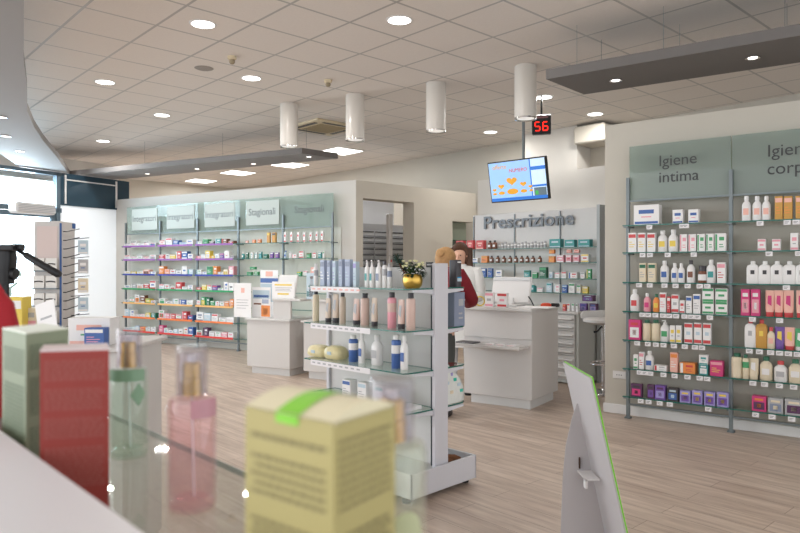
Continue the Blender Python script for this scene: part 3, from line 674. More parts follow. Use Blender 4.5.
# price tags, one child of the shelf each
TAGM = MB().box(-.024, .024, -.003, 0, -.036, 0, TAG).box(-.017, .012, -.0035, -.003, -.015, -.011, TAGK).box(-.017, .004, -.0035, -.003, -.025, -.021, TAGK).mesh('price_tag')
TG = {0: [(165, 350, 370), (178, 298, 338)], 1: [(127, 168, 268, 414), (218, 350)], 2: [(107, 167, 250, 312, 380, 448, 490), (295,)]}
TG5 = {3: ((88, 112, 140, 170, 195, 222, 255, 282, 307, 355), (115, 212)), 4: ((68, 110, 142, 172, 213, 256, 296, 324), (104, 140, 180, 212, 243, 275)), 5: ((78, 98, 120, 172, 216, 267, 315, 344), (117, 158, 211, 262)), 6: ((82, 113, 157, 197, 349), (127, 185, 255))}
for r_ in range(7):
    for b_ in range(2):
        xs = TG[r_][b_] if r_ < 3 else TG5[r_][b_]
        cv = (c3, c4)[b_] if r_ < 3 else (c5, c6)[b_]
        for x in xs:
            px, _ = cv(x, 0); lx = FR.rx(px, -.075)
            link('price_tag', TAGM, shelves[(LR, b_, r_)], (lx, -.0745, SHZ[r_] - .008))

# ---- left shelving
STC = [('purple', (150, 90, 170)), ('purple', (150, 90, 170)), ('blue', (50, 64, 160)), ('green', (40, 150, 90)), ('yellow', (236, 180, 110)), ('orange', (240, 125, 60)), ('red', (220, 60, 50))]
LL = 'aluminium and glass wall shelving with coloured shelf edges at the back left'
ul = shelving(FL, 5, BW, [['Integratori'], ['Integratori'], ['Integratori'], ['Stagionali'], ['#Stagionali']], LL, [STC, STC, STC, None, None])
MB().box(-.05, 5 * BW + .05, .138, .148, .1, 1.93, mat('pale_back_panel', (212, 212, 204), .7)).build('back_panel', ul)
LRW = ['top purple-edged', 'lower purple-edged', 'blue-edged', 'green-edged', 'yellow-edged', 'orange-edged', 'red-edged']
BN = ['left', 'middle', 'right']
# row strings: letter = main colour, digit = height class, next letter = accent
rowsL = [
 ['w1k w2k w1s w2k w1b', 'w2r w3r b2w c1b w2b', 'w1b g2G k1w t2c n2r n1r'],
 ['w2r w1p w2s w1r w2s', 'r2w w2r y2w r3w b3w w2b', 'p1r w2c y3w y1o w2c v2p w3w s1k'],
 ['w1y y1w w1y x2n w1s', 'o3w x2o w2r w2s w3w c2t', 'w2t w1s g3G o3g w1s e2y p3w'],
 ['w1b s2w w2x r2w w3r', 'w2r w2r w1r r3w w1s w2w', 'r1w y2w w2r v2r w1g w3s w3w'],
 ['w1c w2g w3o n3w y2g w1c', 'w2g w1s w2c b2w w2w', 'w2r g3y G3g g2w w2c w2s o2w o3w'],
 ['c3w w3c w1s w1p y2w G2t', 'w3r p2w r2w w2r r3p b2r', 'w3q c3w w3r w2s w2w'],
 ['w1b c1w u2w o2r w2s w2w', 'm3p w2c w1b c2w w2w w3e b3w', 'w2r d3k w2s w2w p2w w2p'],
]
random.seed(5)
def lay(fr, s_, x0, x1, z, where, group, yf=-.05, hs=(.05, .085, .135), dep=.08, fill=1.0):
    its = s_.split(); n_ = len(its); pitch = (x1 - x0) / n_
    for q, t in enumerate(its):
        wd_ = pitch * random.uniform(.8, .96); h_ = hs[int(t[1]) - 1] * random.uniform(.9, 1.08)
        nm = '%s and %s' % (CN[t[0]], CN[t[2]]) if t[0] != t[2] else CN[t[0]]
        if len(t) > 3:
            bottle(fr, x0 + (q + .5) * pitch, yf + .03, z, min(wd_, .06), h_, t[3], t[0], t[2], t[2] if t[2] != 'k' else 'w', '%s bottle, %s from left %s' % (nm, ORD[q + 1], where), group=group)
        else: carton(fr, x0 + (q + .5) * pitch, yf, z, wd_, h_, dep, t[0], t[2], random.choice('srbgk') if t[0] == 'w' else 'w', random.randint(0, 4), '%s carton, %s from left %s' % (nm, ORD[q + 1], where), group=group)
for r_, row in enumerate(rowsL):
    for b_, s_ in enumerate(row):
        if len(s_.split()) < 9 and r_ > 0: s_ = s_ 
        lay(FL, s_, b_ * BW + .02, (b_ + 1) * BW - .05, SHZ[r_], 'on %s shelf, %s Integratori bay' % (LRW[r_], BN[b_]), 'cartons on the %s shelf of the %s Integratori bay' % (LRW[r_], BN[b_]))
def c4b(x, y): return 240 + x / 5.61, 195 + y / 5.61
for b_, (r_, its, sn) in enumerate((
   (0, [('C', 30, 50, 255, 'x', 'n', 'w', 0), ('C', 68, 92, 250, 'o', 'x', 'w', 0), ('C', 98, 124, 248, 'o', 'x', 'w', 0), ('C', 150, 174, 210, 'a', 'y', 'o', 0), ('C', 179, 208, 210, 'a', 'k', 'o', 0)], 'left'),
   (1, [('b', 10, 28, 322, 't', 'w', 'w', 0), ('C', 34, 52, 322, 'G', 'w', 'w', 0), ('C', 56, 78, 322, 'w', 'g', 't', 2), ('C', 80, 102, 322, 'w', 't', 't', 2), ('C', 104, 128, 318, 't', 'w', 'c', 0), ('C', 130, 164, 332, 'G', 't', 'w', 0), ('C', 168, 194, 322, 'v', 'w', 'p', 0), ('C', 197, 224, 322, 'v', 'w', 'p', 0)], 'left'),
   (2, [('C', 38, 75, 432, 'g', 'G', 'w', 1), ('C', 78, 112, 430, 'g', 'w', 'G', 1), ('C', 54, 96, 403, 'g', 'G', 'w', 1, .09)], 'left'),
   (0, [('C', 246, 265, 208, 'w', 'r', 's', 1), ('C', 281, 300, 208, 'w', 'r', 's', 1), ('C', 319, 338, 208, 'w', 'r', 's', 1), ('C', 353, 372, 208, 'w', 'r', 's', 1), ('C', 390, 409, 208, 'w', 'r', 's', 1), ('C', 424, 441, 205, 'w', 'r', 's', 1), ('C', 453, 472, 203, 'w', 'r', 's', 1)], 'right'),
   (1, [('b', 248, 266, 312, 'c', 'b', 'b', 0), ('C', 276, 290, 318, 'w', 's', 's', 0), ('C', 292, 328, 332, 'w', 'p', 'r', 2), ('C', 330, 366, 314, 'w', 'r', 'p', 4), ('C', 372, 402, 325, 'g', 'n', 'w', 0), ('C', 406, 434, 322, 'w', 'r', 'r', 0), ('C', 438, 462, 322, 't', 'w', 'w', 0), ('C', 465, 478, 318, 'w', 'g', 's', 0)], 'right'),
   (2, [('C', 318, 352, 430, 'g', 'y', 'w', 0), ('C', 356, 385, 425, 'w', 'p', 's', 0), ('C', 395, 440, 405, 'x', 'w', 'p', 1)], 'right'))):
    place_row(FL, its, c4b, SHZ[r_], -.05, 'on %s shelf, %s Stagionali bay' % (RW[r_], sn), 'products on the %s shelf, %s Stagionali bay' % (RW[r_], sn))

# ================================================================== PRESCRIZIONE SHELVING
e = empty('wall_shelving', FP.o, FP.a, 'white wall shelving with glass shelves under the Prescrizione sign', 'shelving')
MB().box(0, LP, .22, .34, 0, 2.07, WHITE, .004).build('back_panel', e)
MB().box(LP - .02, LP + .02, -.04, .22, 0, 2.07, mat('grey_side_panel', (168, 172, 172), .5)).build('side_panel', e)
for x in (.02, .72, 1.42): MB().box(x - .006, x + .006, .205, .22, .9, 2.05, ALU).build('upright', e)
ZP = [1.585, 1.40, 1.205, 1.03]
for z in ZP: MB().box(.0, LP - .02, 0, .2, z - .009, z, GLASS).box(0, LP - .02, -.0015, 0, z - .0095, z + .0005, GEDGE).build('shelf', e)
xs0, xs1 = FP.rx(481.5, .15), FP.rx(571.5, .15)
to = text('Prescrizione', .24, .008, mat('grey_steel_letters', (112, 116, 122), .4, .1), e, ((xs0 + xs1) / 2, .2, 1.945), name='sign_lettering', bold=.004)
bpy.context.view_layer.update(); to.scale = ((xs1 - xs0) / to.dimensions.x, 1, 1)
ghost = MB()
for q in range(16): ghost.box(.62 + q * .055, .66 + q * .055, .06, .1, ZP[0], ZP[0] + .055 + .01 * (q % 3), mat('clear_vial', (214, 214, 216), .2))
def c7(x, y): return 460 + x / 5.333, 230 + y / 5.333
PR = [
 (0, [('C', -22, 33, 57, 'r', 'x', 'w', 1), ('C', 35, 83, 55, 'r', 'x', 'w', 1), ('C', 85, 141, 55, 'r', 'x', 'w', 1), ('b', 149, 173, 57, 'n', 'k', 'w', 0), ('b', 174, 198, 55, 'n', 'k', 'w', 0),
      ('C', 475, 555, 48, 't', 'c', 'g', 1), ('C', 556, 627, 52, 't', 'c', 'g', 1), ('C', 628, 710, 50, 't', 'c', 'g', 1)], 'top'),
 (1, [('C', 25, 60, 150, 'w', 'b', 'b', 1), ('C', 62, 108, 150, 'w', 'b', 'c', 1), ('C', 113, 158, 138, 'o', 'a', 'n', 0)] + [('b', c_ - 10, c_ + 10, 137, 'n', 'k', 'w', 0) for c_ in (170, 202, 235, 268, 299, 330, 360, 390, 426)] +
     [('C', 472, 513, 140, 'o', 'a', 'y', 0), ('C', 515, 564, 134, 'p', 'w', 'w', 4), ('C', 565, 602, 134, 'p', 'w', 'r', 4), ('C', 603, 643, 134, 'p', 'w', 'r', 4)], 'second'),
 (1, [('C', 645, 698, 128, 'w', 'y', 'r', 4)], 'second, far right of'),
 (1, [('C', 474, 511, 105, 'o', 'a', 'y', 0, .11), ('C', 567, 600, 105, 'x', 'r', 'w', 1, .115), ('C', 606, 643, 104, 'x', 'r', 'w', 1, .115)], 'second, stacked upper cartons of'),
 (2, [('C', 112, 146, 205, 'b', 'w', 'c', 0), ('C', 148, 180, 204, 'b', 'q', 'w', 0), ('C', 190, 235, 214, 'w', 'b', 's', 1), ('C', 340, 382, 215, 't', 'G', 'w', 0), ('C', 385, 420, 226, 'g', 'w', 'G', 0), ('C', 422, 473, 198, 'G', 'g', 'w', 0),
      ('C', 475, 500, 222, 'c', 'w', 'b', 0), ('C', 505, 538, 226, 'w', 'p', 's', 0), ('C', 540, 575, 222, 'w', 'r', 's', 0), ('C', 577, 640, 226, 'w', 'b', 'r', 2), ('C', 642, 672, 226, 'w', 's', 'p', 0), ('C', 674, 706, 208, 'g', 'y', 'w', 2)], 'third'),
 (3, [('C', 100, 130, 310, 'v', 'w', 'l', 0), ('b', 372, 408, 286, 't', 'w', 'c', 0), ('C', 410, 452, 308, 'w', 'p', 'p', 0), ('C', 460, 498, 282, 'c', 't', 'w', 0), ('C', 500, 541, 290, 'w', 'c', 'p', 2), ('C', 543, 578, 293, 'b', 'c', 'w', 0), ('C', 580, 620, 284, 'w', 'g', 's', 0), ('C', 622, 650, 292, 'w', 'g', 'y', 0), ('C', 652, 690, 302, 'y', 'w', 's', 0)], 'lowest'),
]
for r_, its, wn in PR:
    place_row(FP, its, c7, ZP[r_], .02, ('=at the far right end of the second Prescrizione shelf' if 'far right' in wn else 'among upper stacked cartons, second Prescrizione shelf' if 'stacked' in wn else 'on %s shelf under Prescrizione' % wn), 'medicines on the %s shelf under the Prescrizione sign' % wn.split(',')[0])
random.seed(2)
for q in range(15):
    x = FP.rx(499 + q * 3.3, .1)
    bottle(FP, x, .1, ZP[0], .04, .07 + .01 * (q % 3), 'k', 'w', 's', 's', 'small pale jar, %s from left in the pale row on top Prescrizione shelf' % ORD[q + 1], 'jar', 'faint pale jars on the top Prescrizione shelf')
# drawer cabinet under the shelves
cx1 = FP.rx(578, -.42); 
k = empty('drawer_cabinet', FP.w(cx1 - .62, -.42), FP.a, 'white low drawer cabinet with a grey side below the Prescrizione shelves', 'cabinet')
cw = .62
MB().box(0, cw, .015, .6, .02, .83, mat('pale_grey_panel', (190, 192, 188), .5), .003).build('body', k)
MB().box(-.002, cw + .005, -.01, .61, .81, .835, WHITE).build('worktop', k)
for q in range(8):
    z0 = .06 + q * .093
    d_ = MB().box(.28, cw - .04, -.005, .015, z0, z0 + .085, WHITE, .003).build('drawer', k)
    MB().box(.3, cw - .06, -.03, -.005, z0 + .03, z0 + .05, WHITE2, .006).build('handle', d_)
    d_ = MB().box(.02, .27, -.005, .015, z0, z0 + .085, WHITE, .003).build('drawer', k)
    MB().box(.04, .25, -.03, -.005, z0 + .03, z0 + .05, WHITE2, .006).build('handle', d_)
its = [('C', 548, 570, 396, 'r', 'o', 'w', 0), ('C', 571, 592, 392, 'w', 'r', 'o', 0), ('C', 596, 616, 392, 'w', 'g', 's', 0), ('C', 618, 634, 394, 'w', 'G', 's', 0)]
place_row(FP, its, c7, .835, -.3, 'on top of the low drawer cabinet', 'cartons on the low drawer cabinet')
for x0, x1, yt, zb, nm, cc in ((638, 686, 392, 0, 'left', 'v'), (688, 740, 392, 0, 'right', 'd')):
    place_row(FP, [('C', x0, x1, yt, cc, 'l', 'b', 3)], c7, .835, -.2, '=at the %s under the stacked pack on drawer cabinet' % nm, 'dark gift packs on the drawer cabinet')
place_row(FP, [('C', 650, 726, 348, 'd', 'v', 'c', 3, .115)], c7, .835, -.2, '=stacked on top of two gift packs on the drawer cabinet', 'dark gift packs on the drawer cabinet')

# ================================================================== PRESCRIPTION COUNTER
FC = Fr(1.23, 6.22, math.atan2(-.57, .82))
k = empty('service_counter', FC.o, FC.a, 'white service counter with a small front ledge under the Prescrizione sign', 'counter')
L0 = FC.rx(463.5, 0)
MB().box(L0, -.0, .012, .66, .09, .925, WHITE, .003).build('body', k)
MB().box(L0, 0, 0, .012, .66, .925, WHITE, .003).build('upper_front', k)
MB().box(L0 - .02, .012, -.03, .68, .925, .955, mat('counter_top', (204, 202, 200), .3), .004).build('worktop', k)
MB().box(L0 + .06, -.035, .05, .62, 0, .09, mat('plinth_white', (206, 204, 202), .5)).build('plinth', k)
lz = FC.z(345, -.3, -.12)
MB().box(L0 + .0, -.03, -.2, .012, lz - .03, lz, WHITE, .006).build('ledge', k)
# leaflets on ledge
carton(FC, -.62, -.17, lz, .2, .012, .14, 'k', 's', 'w', 0, 'flat black folder lying on the counter ledge', 'folder', name='folder')
for q in range(3): carton(FC, -.36 + q * .11, -.15, lz, .09, .01, .1, 'w', 'p', 'r', 0, 'pink and white leaflet pack, %s from left on the counter ledge' % ORD[q + 1], 'leaflet', 'leaflets on the counter ledge', 'leaflet_pack')
# POS monitor seen from behind
xm = FC.rx(508, .3); MZ = .955
k = empty('pos_monitor', FC.w(xm, .33, MZ), FC.a, 'white till monitor seen from behind on the Prescrizione counter', 'monitor')
wl = FC.rx(526, .3) - FC.rx(487, .3)
Mt = Matrix.Translation((0, 0, .03)) @ Matrix.Rotation(R(-14), 4, 'X')
MB().box(-wl / 2, wl / 2, 0, .03, 0, .27, WHITE2, .012).xf(Mt).build('housing', k)
MB().box(-wl / 2 + .012, wl / 2 - .012, .03, .032, .02, .255, DARK).xf(Mt).build('screen', k)
MB().box(-wl / 2 + .01, wl / 2 - .01, -.008, 0, .225, .26, mat('monitor_edge', (205, 206, 208), .4), .003).xf(Mt).build('rear_vent', k)
MB().box(-.13, .13, -.1, .12, 0, .018, WHITE2, .006).box(-.05, .05, -.02, .03, .0, .08, WHITE2, .01).build('stand', k)
MB().tube([(wl / 2, -.02, .1), (wl / 2 + .03, -.02, .06), (wl / 2 + .04, .02, .005)], .006, DARK, 6).build('cable', k)
# small packs on counter
def c7row(items, where, grp, fr=FC, z=.955, y=.1): place_row(fr, items, c7, z, y, where, grp)
c7row([('C', 30, 60, 362, 'w', 'x', 'o', 0), ('C', 62, 88, 362, 'x', 'y', 'r', 1), ('C', 132, 188, 333, 'w', 'p', 's', 4), ('C', 197, 262, 336, 'w', 'r', 'p', 4)], 'on the Prescrizione counter worktop', 'packs on the Prescrizione counter', y=.04)
m_ = MB()
for q in range(24):
    a0, a1 = 2 * math.pi * q / 24, 2 * math.pi * (q + 1) / 24
p = FC.w(FC.rx(480, .1), .1, .955)
m_ = MB().tube([(.045 * math.cos(a * .3142), 0, .05 + .045 * math.sin(a * .3142)) for a in range(21)], .007, pcm('y'), 8); m_.build('tape_roll', loc=p, label='yellow ring shaped tape roll standing on the Prescrizione counter', cat='tape')
m_ = MB().lathe([(.05, 0), (.055, .02), (.04, .035), (.01, .04)], mat('red_orange_plastic', (205, 70, 40), .4), n=20, sy=.6)
m_.build('stamp_pad', loc=FC.w(FC.rx(544, .3), .35, .955), label='small red orange dish at the right end of Prescrizione counter', cat='dish')
MB().box(-.04, .04, -.03, .03, 0, .035, DARK, .01).build('card_reader', loc=FC.w(FC.rx(553, .35), .4, .955), rz=FC.a, label='small black card reader at right end of Prescrizione counter', cat='card reader')
MB().box(-.16, .16, -.1, .1, 0, .008, PAPER).build('paper_sheet', loc=FC.w(FC.rx(534, .15), .2, .955), rz=FC.a, label='white paper sheet lying on the Prescrizione counter', cat='paper')

# bar stool
p = Vector(((603.5 - CX) / FPX * 7.1, 7.1, 0)); k = empty('bar_stool', p, .3, 'white bar stool with chrome stem half hidden behind the wall edge', 'stool')
sh = .74
s_ = MB().superlathe([(.16, .15, sh), (.2, .18, sh + .02), (.2, .18, sh + .045), (.17, .15, sh + .06)], WHITE2, 24, 3); s_.build('seat', k)
MB().superlathe([(.17, .02, sh + .05), (.18, .025, sh + .09), (.15, .02, sh + .13)], WHITE2, 24, 3).xf(Matrix.Translation((0, .16, 0))).build('backrest', k)
MB().tube([(0, 0, .03), (0, 0, sh)], .022, CHROME, 12).build('stem', k)
MB().lathe([(.21, 0), (.2, .012), (.03, .035), (.022, .05)], CHROME, n=28).build('base', k)
MB().tube([(.15 * math.cos(a * .349), .15 * math.sin(a * .349) - .02, .32) for a in range(19)], .01, CHROME, 8).build('footrest', k)
MB().tube([(-.02, 0, sh - .03), (-.12, -.05, sh - .08), (-.15, -.06, sh - .08)], [.008, .008, .014], DARK, 8).build('lever', k)
# ================================================================== BACK TILL COUNTERS
FK = Fr(-1.35, 8.13, math.atan2(-.48, .877))
def till_counter(x0, x1, bx0, bx1, label):
    k = empty('till_counter', FK.w(x0, 0), FK.a, label, 'counter', None)
    W = x1 - x0
    MB().box(0, W, 0, .6, .09, .675, WHITE, .003).build('body', k)
    MB().box(.05, W - .03, .04, .56, 0, .09, MATS['plinth_white']).build('plinth', k)
    MB().box(-.02, W + .02, -.03, .62, .675, .70, MATS['counter_top'], .003).build('desk_top', k)
    MB().box(bx0 - x0, bx1 - x0, .02, .05, .70, .93, WHITE, .003).box(bx0 - x0, bx0 - x0 + .03, .05, .34, .70, .93, WHITE).box(bx0 - x0, bx1 - x0 + .16, .0, .36, .925, .955, WHITE, .004).build('raised_counter', k)
    return k
a0 = FK.rx(247, 0)
till_counter(a0, 0, FK.rx(272, 0), 0, 'white two-level till counter with poster stands, left of the front display')
till_counter(FK.rx(303.5, 0), FK.rx(303.5, 0) + .62, FK.rx(311, 0), FK.rx(303.5, 0) + .62, 'white till counter half hidden behind the front glass display')
def poster(px0, px1, y0, zb, yl, bits, label, col='w', fr=FK, lean=0.0):
    x0, x1 = fr.rx(px0, yl), fr.rx(px1, yl); h_ = fr.z(y0, x0, yl) - zb; W = x1 - x0
    e = empty('poster_stand', fr.w(x0, yl, zb), fr.a, label, 'poster')
    MB().box(0, W, 0, .004, 0, h_, PAPER).box(0, W, 0, .08, 0, .004, glass_thin('acrylic', (240, 244, 244))).build('sheet', e)
    m = MB()
    for (u0, u1, v0, v1, c) in bits: m.box(u0 * W, u1 * W, -.001, 0, v0 * h_, v1 * h_, pcm(c))
    m.build('print', e)
    return e
poster(234, 251, 283, .70, .02, [(.42, .62, .72, .86, 'x'), (.15, .85, .5, .515, 's'), (.15, .8, .42, .435, 's'), (.15, .85, .34, .355, 's'), (.15, .7, .26, .275, 's')], 'white poster in a clear stand at the left end of the till counter')
poster(252, 270.5, 287, .70, .12, [(.05, .95, .62, .9, 'c'), (.1, .9, .66, .74, 'b'), (.1, .5, .42, .47, 'n'), (.5, .97, .03, .4, 'o'), (.55, .9, .46, .6, 'u'), (.6, .85, .1, .3, 'x')], 'poster with an orange block and blue title on the till counter')
poster(260.5, 278, 270, .70, .42, [(0, 1, .72, .82, 'b'), (.3, .7, .86, .97, 'x'), (0, 1, .3, .7, 'c')], 'tall poster with a blue band behind the orange poster')
def till_monitor(pm_, wd_, fr, y_, zb, ht, label):
    k = empty('till_monitor', fr.w(fr.rx(pm_, y_), y_, zb), fr.a, label, 'monitor')
    T = Matrix.Translation((0, 0, .03)) @ Matrix.Rotation(R(-14), 4, 'X')
    MB().box(-wd_ / 2, wd_ / 2, 0, .035, 0, ht, WHITE2, .012).xf(T).build('housing', k)
    MB().box(-wd_ / 2 + .015, wd_ / 2 - .015, .035, .037, .02, ht - .02, DARK).xf(T).build('screen', k)
    MB().box(-.1, .1, -.06, .12, 0, .02, WHITE2, .006).box(-.04, .04, .0, .05, .0, .09, WHITE2, .01).build('stand', k)
till_monitor(285, .3, FK, .2, .955, .27, 'white till monitor seen from behind on the left till counter')
poster(272, 294.5, 281.5, .955, .03, [(.12, .88, .76, .86, 'y'), (.15, .9, .62, .65, 's'), (.15, .8, .53, .56, 's'), (.15, .85, .44, .47, 's'), (.25, .75, .22, .32, 'y')], 'white notice with yellow lines in front of the till monitor')
poster(306.5, 316, 273, .955, .06, [(0, 1, .0, 1, 'c'), (.3, .75, .1, .55, 'k'), (.38, .66, .55, .8, 'x'), (.36, .68, .78, .88, 'n'), (.05, .3, .1, .3, 't')], 'small card with a portrait of a dark clothed person by the second till')
till_monitor(340, .3, FK, .2, .955, .2, 'white till monitor on the second till counter behind the front display')

# ================================================================== FRONT GONDOLA
FG = Fr(.25, 3.96, R(-45))
GZ = [1.223, .98, .74, .508]
k = empty('display_gondola', FG.o, FG.a, 'white freestanding shop display unit with green-edged glass shelves in the middle foreground', 'display unit')
MB().box(-1.03, -.03, -.008, .008, .16, 1.345, GONDP).build('back_panel', k)
MB().box(-.03, .0, -.058, .058, .02, 1.37, MWHITE, .004).build('end_post', k)
MB().box(-1.06, -1.03, -.03, .03, .02, 1.35, MWHITE, .004).build('end_post', k)
MB().box(-.034, -.03, -.062, -.05, .17, 1.35, mat('dark_gap', (60, 70, 74), .5)).build('gap_shade_strip', k)  # the gap's shade between post and panel, put in as a dark strip
m_ = MB()
for y0, y1 in ((-.29, -.275), (.275, .29)): m_.box(-1.06, .03, y0, y1, .035, .178, MWHITE, .003)
for x0, x1 in ((-1.06, -1.045), (.012, .03)): m_.box(x0, x1, -.29, .29, .035, .178, MWHITE, .003)
m_.box(-1.05, .02, -.28, .28, .1, .115, MWHITE); m_.build('base_tray', k)
for x in (-1.0, -.04):
    for y in (-.26, .26): MB().lathe([(.025, 0), (.025, .02), (.012, .022), (.012, .04)], RUBBER, (x, y, 0), 12).build('foot', k)
for sd, nm in ((-1, 'l'), (1, 'r')):
    for i, z in enumerate(GZ):
        yo = .285 if sd < 0 else .262
        xe0 = -.93 if i == 0 else -.975
        pts = [(xe0, sd * .02), (xe0, sd * yo), (-.045, sd * yo), (-.03, sd * (yo - .03)), (-.015, sd * .02)]
        if sd > 0: pts = pts[::-1]
        s_ = MB().prism(pts, z - .008, z, GLASS, mside=GEDGE).build('shelf', k)
        for x in (-.033, -1.02):
            b = MB(); b.add([(x, sd * .02, z - .009), (x, sd * .22, z - .009), (x, sd * .22, z - .022), (x, sd * .07, z - .035), (x, sd * .02, z - .075)] + [(x + .018, sd * .02, z - .009), (x + .018, sd * .22, z - .009), (x + .018, sd * .22, z - .022), (x + .018, sd * .07, z - .035), (x + .018, sd * .02, z - .075)],
                [[0, 1, 2, 3, 4], [9, 8, 7, 6, 5], [0, 5, 6, 1], [1, 6, 7, 2], [2, 7, 8, 3], [3, 8, 9, 4], [4, 9, 5, 0]], MWHITE); b.build('shelf_bracket', k)
        if sd < 0 and i < 3:
            s2 = MB().box(-.9, -.32 if i else -.42, -yo - .004, -yo - .001, z - .036, z - .002, TAG)
            random.seed(i)
            for q in range(9): s2.box(-.88 + q * .055, -.85 + q * .055, -yo - .005, -yo - .004, z - .024, z - .014, pcm('x' if i < 1 else 's'))
            s2.build('price_strip', s_)
# products on the gondola
def c8(x, y): return 300 + x / 5.329, 245 + y / 5.33
def c9(x, y): return 290 + x / 5.333, 300 + y / 5.333
GL = 'of front glass display'
MATS['print_white']
place_row(FG, [('p', 74, 97, 100, 'w', 'w', 's', 0), ('C', 108, 146, 80, 'u', 'q', 'w', 0), ('C', 147, 173, 82, 'u', 'q', 'w', 0), ('C', 176, 203, 84, 'c', 'u', 'l', 0), ('C', 208, 239, 76, 'u', 'q', 'c', 0), ('C', 240, 282, 77, 'u', 'q', 'c', 0), ('C', 286, 313, 88, 'c', 'l', 'u', 0)], c8, GZ[0], -.2, 'on top shelf ' + GL, 'lavender blue boxes and bottle on the top display shelf')
place_row(FG, [('s', 345, 370, 80, 'w', 'w', 't', 0), ('s', 371, 396, 80, 'w', 'w', 't', 0), ('s', 404, 438, 80, 'w', 'w', 'q', 0), ('p', 440, 464, 86, 'w', 'k', 's', 0), ('p', 466, 490, 100, 'w', 's', 'q', 0)], c8, GZ[0], -.2, 'left of gold pot', 'white and teal bottles beside the gold pot')
place_row(FG, [('p', 69, 101, 240, 'e', 'k', 'e', 0), ('t', 134, 168, 285, 'z', 'k', 's', 0), ('t', 172, 211, 262, 'z', 'k', 's', 0), ('p', 212, 243, 252, 'z', 'k', 'z', 0), ('t', 281, 322, 287, 'h', 'k', 's', 0), ('p', 325, 368, 258, 'h', 'k', 'h', 0), ('t', 379, 416, 282, 'z', 'k', 's', 0),
    ('p', 468, 512, 253, 'p', 'k', 'h', 0), ('t', 520, 561, 292, 'h', 'k', 's', 0), ('p', 568, 613, 256, 'h', 'k', 'h', 0)], c8, GZ[1], -.2, 'on second shelf ' + GL, 'black capped bottles and tubes on the second display shelf')
place_row(FG, [('p', 315, 362, 188, 'b', 'w', 'w', 0), ('b', 366, 402, 180, 'w', 'w', 'b', 0), ('b', 435, 496, 188, 'w', 'w', 's', 0), ('p', 543, 590, 188, 'b', 'w', 'w', 0), ('b', 590, 630, 190, 'w', 'w', 'b', 0)], c9, GZ[2], -.2, 'on third shelf ' + GL, 'blue and white bottles on the third display shelf')
# beige wrapped packs
for x0, x1, y0, lab in ((108, 200, 235, 'left'), (196, 285, 240, 'right')):
    p0, _ = c9(x0, 0); p1, yt = c9(x1, y0); xa_, xb_ = FG.rx(p0, -.16), FG.rx(p1, -.16); W = xb_ - xa_
    hh = FG.z(yt, xa_, -.16) - GZ[2]
    e = empty('wrapped_pack', FG.w((xa_ + xb_) / 2, -.15, GZ[2]), FG.a, 'lumpy cream film wrapped pack, the %s one on the third display shelf' % lab, 'pack', 'cream film wrapped packs')
    m = MB().superlathe([(W * .46, .05, 0), (W * .52, .06, hh * .2), (W * .5, .058, hh * .6), (W * .42, .045, hh * .88), (W * .25, .03, hh)], mat('cream_film', (222, 208, 160), .3, noise=.12, nscale=40, bump=.6), 24, 3)
    m.build('body', e)
    MB().box(-.02, .02, -.062, -.0585, hh * .35, hh * .6, pcm('c')).build('sticker', e)
# flat pack on lowest shelf
carton(FG, -.12, -.24, GZ[3], .1, .02, .14, 'w', 'b', 'c', 4, 'flat blue and white pack on the lowest glass shelf', 'pack', name='flat_pack')
for q in range(3): carton(FG, -.62 + q * .15, -.22, GZ[3], .08, .12, .06, 'w', 'bct'[q], 's', 0, 'white carton, %s from left on the lowest glass shelf' % ORD[q + 1], group='cartons on the lowest display shelf')
# plant in gold pot
px0, _ = c8(545, 0); px1, _ = c8(655, 0); xa_ = xb_ = FG.rx((px0 + px1) / 2, -.14); rr = (px1 - px0) / FPX * 3.85 / 2
e = empty('potted_plant', FG.w((xa_ + xb_) / 2, -.14, GZ[0]), 0, 'dark leafy plant with pine sprig in a round gold pot on the display', 'potted plant')
MB().lathe([(rr * .7, 0), (rr * .9, .012), (rr, .035), (rr, .055), (rr * .9, .075), (rr * .82, .082), (rr * .76, .08), (rr * .7, .06)], GOLD, n=28).build('pot', e)
random.seed(4)
def leafm(m, c, d, s_, wd_, mt):
    d = d.normalized(); u = d.cross(Vector((0, 0, 1))).normalized() if abs(d.z) < .95 else Vector((1, 0, 0)); n_ = u.cross(d)
    p = [c, c + d * s_ * .3 + u * wd_ + n_ * .003, c + d * s_ * .7 + u * wd_ * .8, c + d * s_ - n_ * .006, c + d * s_ * .7 - u * wd_ * .8, c + d * s_ * .3 - u * wd_ + n_ * .003]
    m.add(p, [[0, 1, 2, 3, 4, 5]], mt)
LG = mat('dark_leaf', (36, 62, 36), .45); LG2 = mat('pale_leaf', (120, 140, 80), .5); PN = mat('pine_needle', (30, 66, 56), .6)
m = MB(); fl_ = MB()
for q in range(150):
    a = random.uniform(0, 6.28); r_ = random.uniform(0, .05); c = Vector((r_ * math.cos(a), r_ * math.sin(a), .07 + random.uniform(0, .07)))
    leafm(m, c, Vector((math.cos(a), math.sin(a), random.uniform(-.5, .9))), random.uniform(.025, .045), .009, LG if random.random() < .85 else LG2)
m.build('foliage', e)
for q in range(16):
    a = random.uniform(0, 6.28); c = Vector((.06 * math.cos(a), .06 * math.sin(a), random.uniform(.12, .165)))
    fl_.lathe([(.002, -.008), (.01, 0), (.011, .003), (.002, .005)], mat('cream_petal', (232, 228, 180), .6), c, 8)
fl_.build('flower', e)
m = MB(); m.tube([(-.02, 0, .08), (-.07, -.01, .12), (-.1, -.01, .2)], .004, mat('twig', (90, 66, 46), .8), 6)
for q in range(260):
    t = random.random(); b = Vector((-.045, 0, .1)).lerp(Vector((-.1, -.01, .18)), t); d = Vector((random.uniform(-1, 1), random.uniform(-1, 1), random.uniform(-.3, 1))).normalized()
    m.tube([b, b + d * random.uniform(.025, .045)], [.0014, .0006], PN, 3)
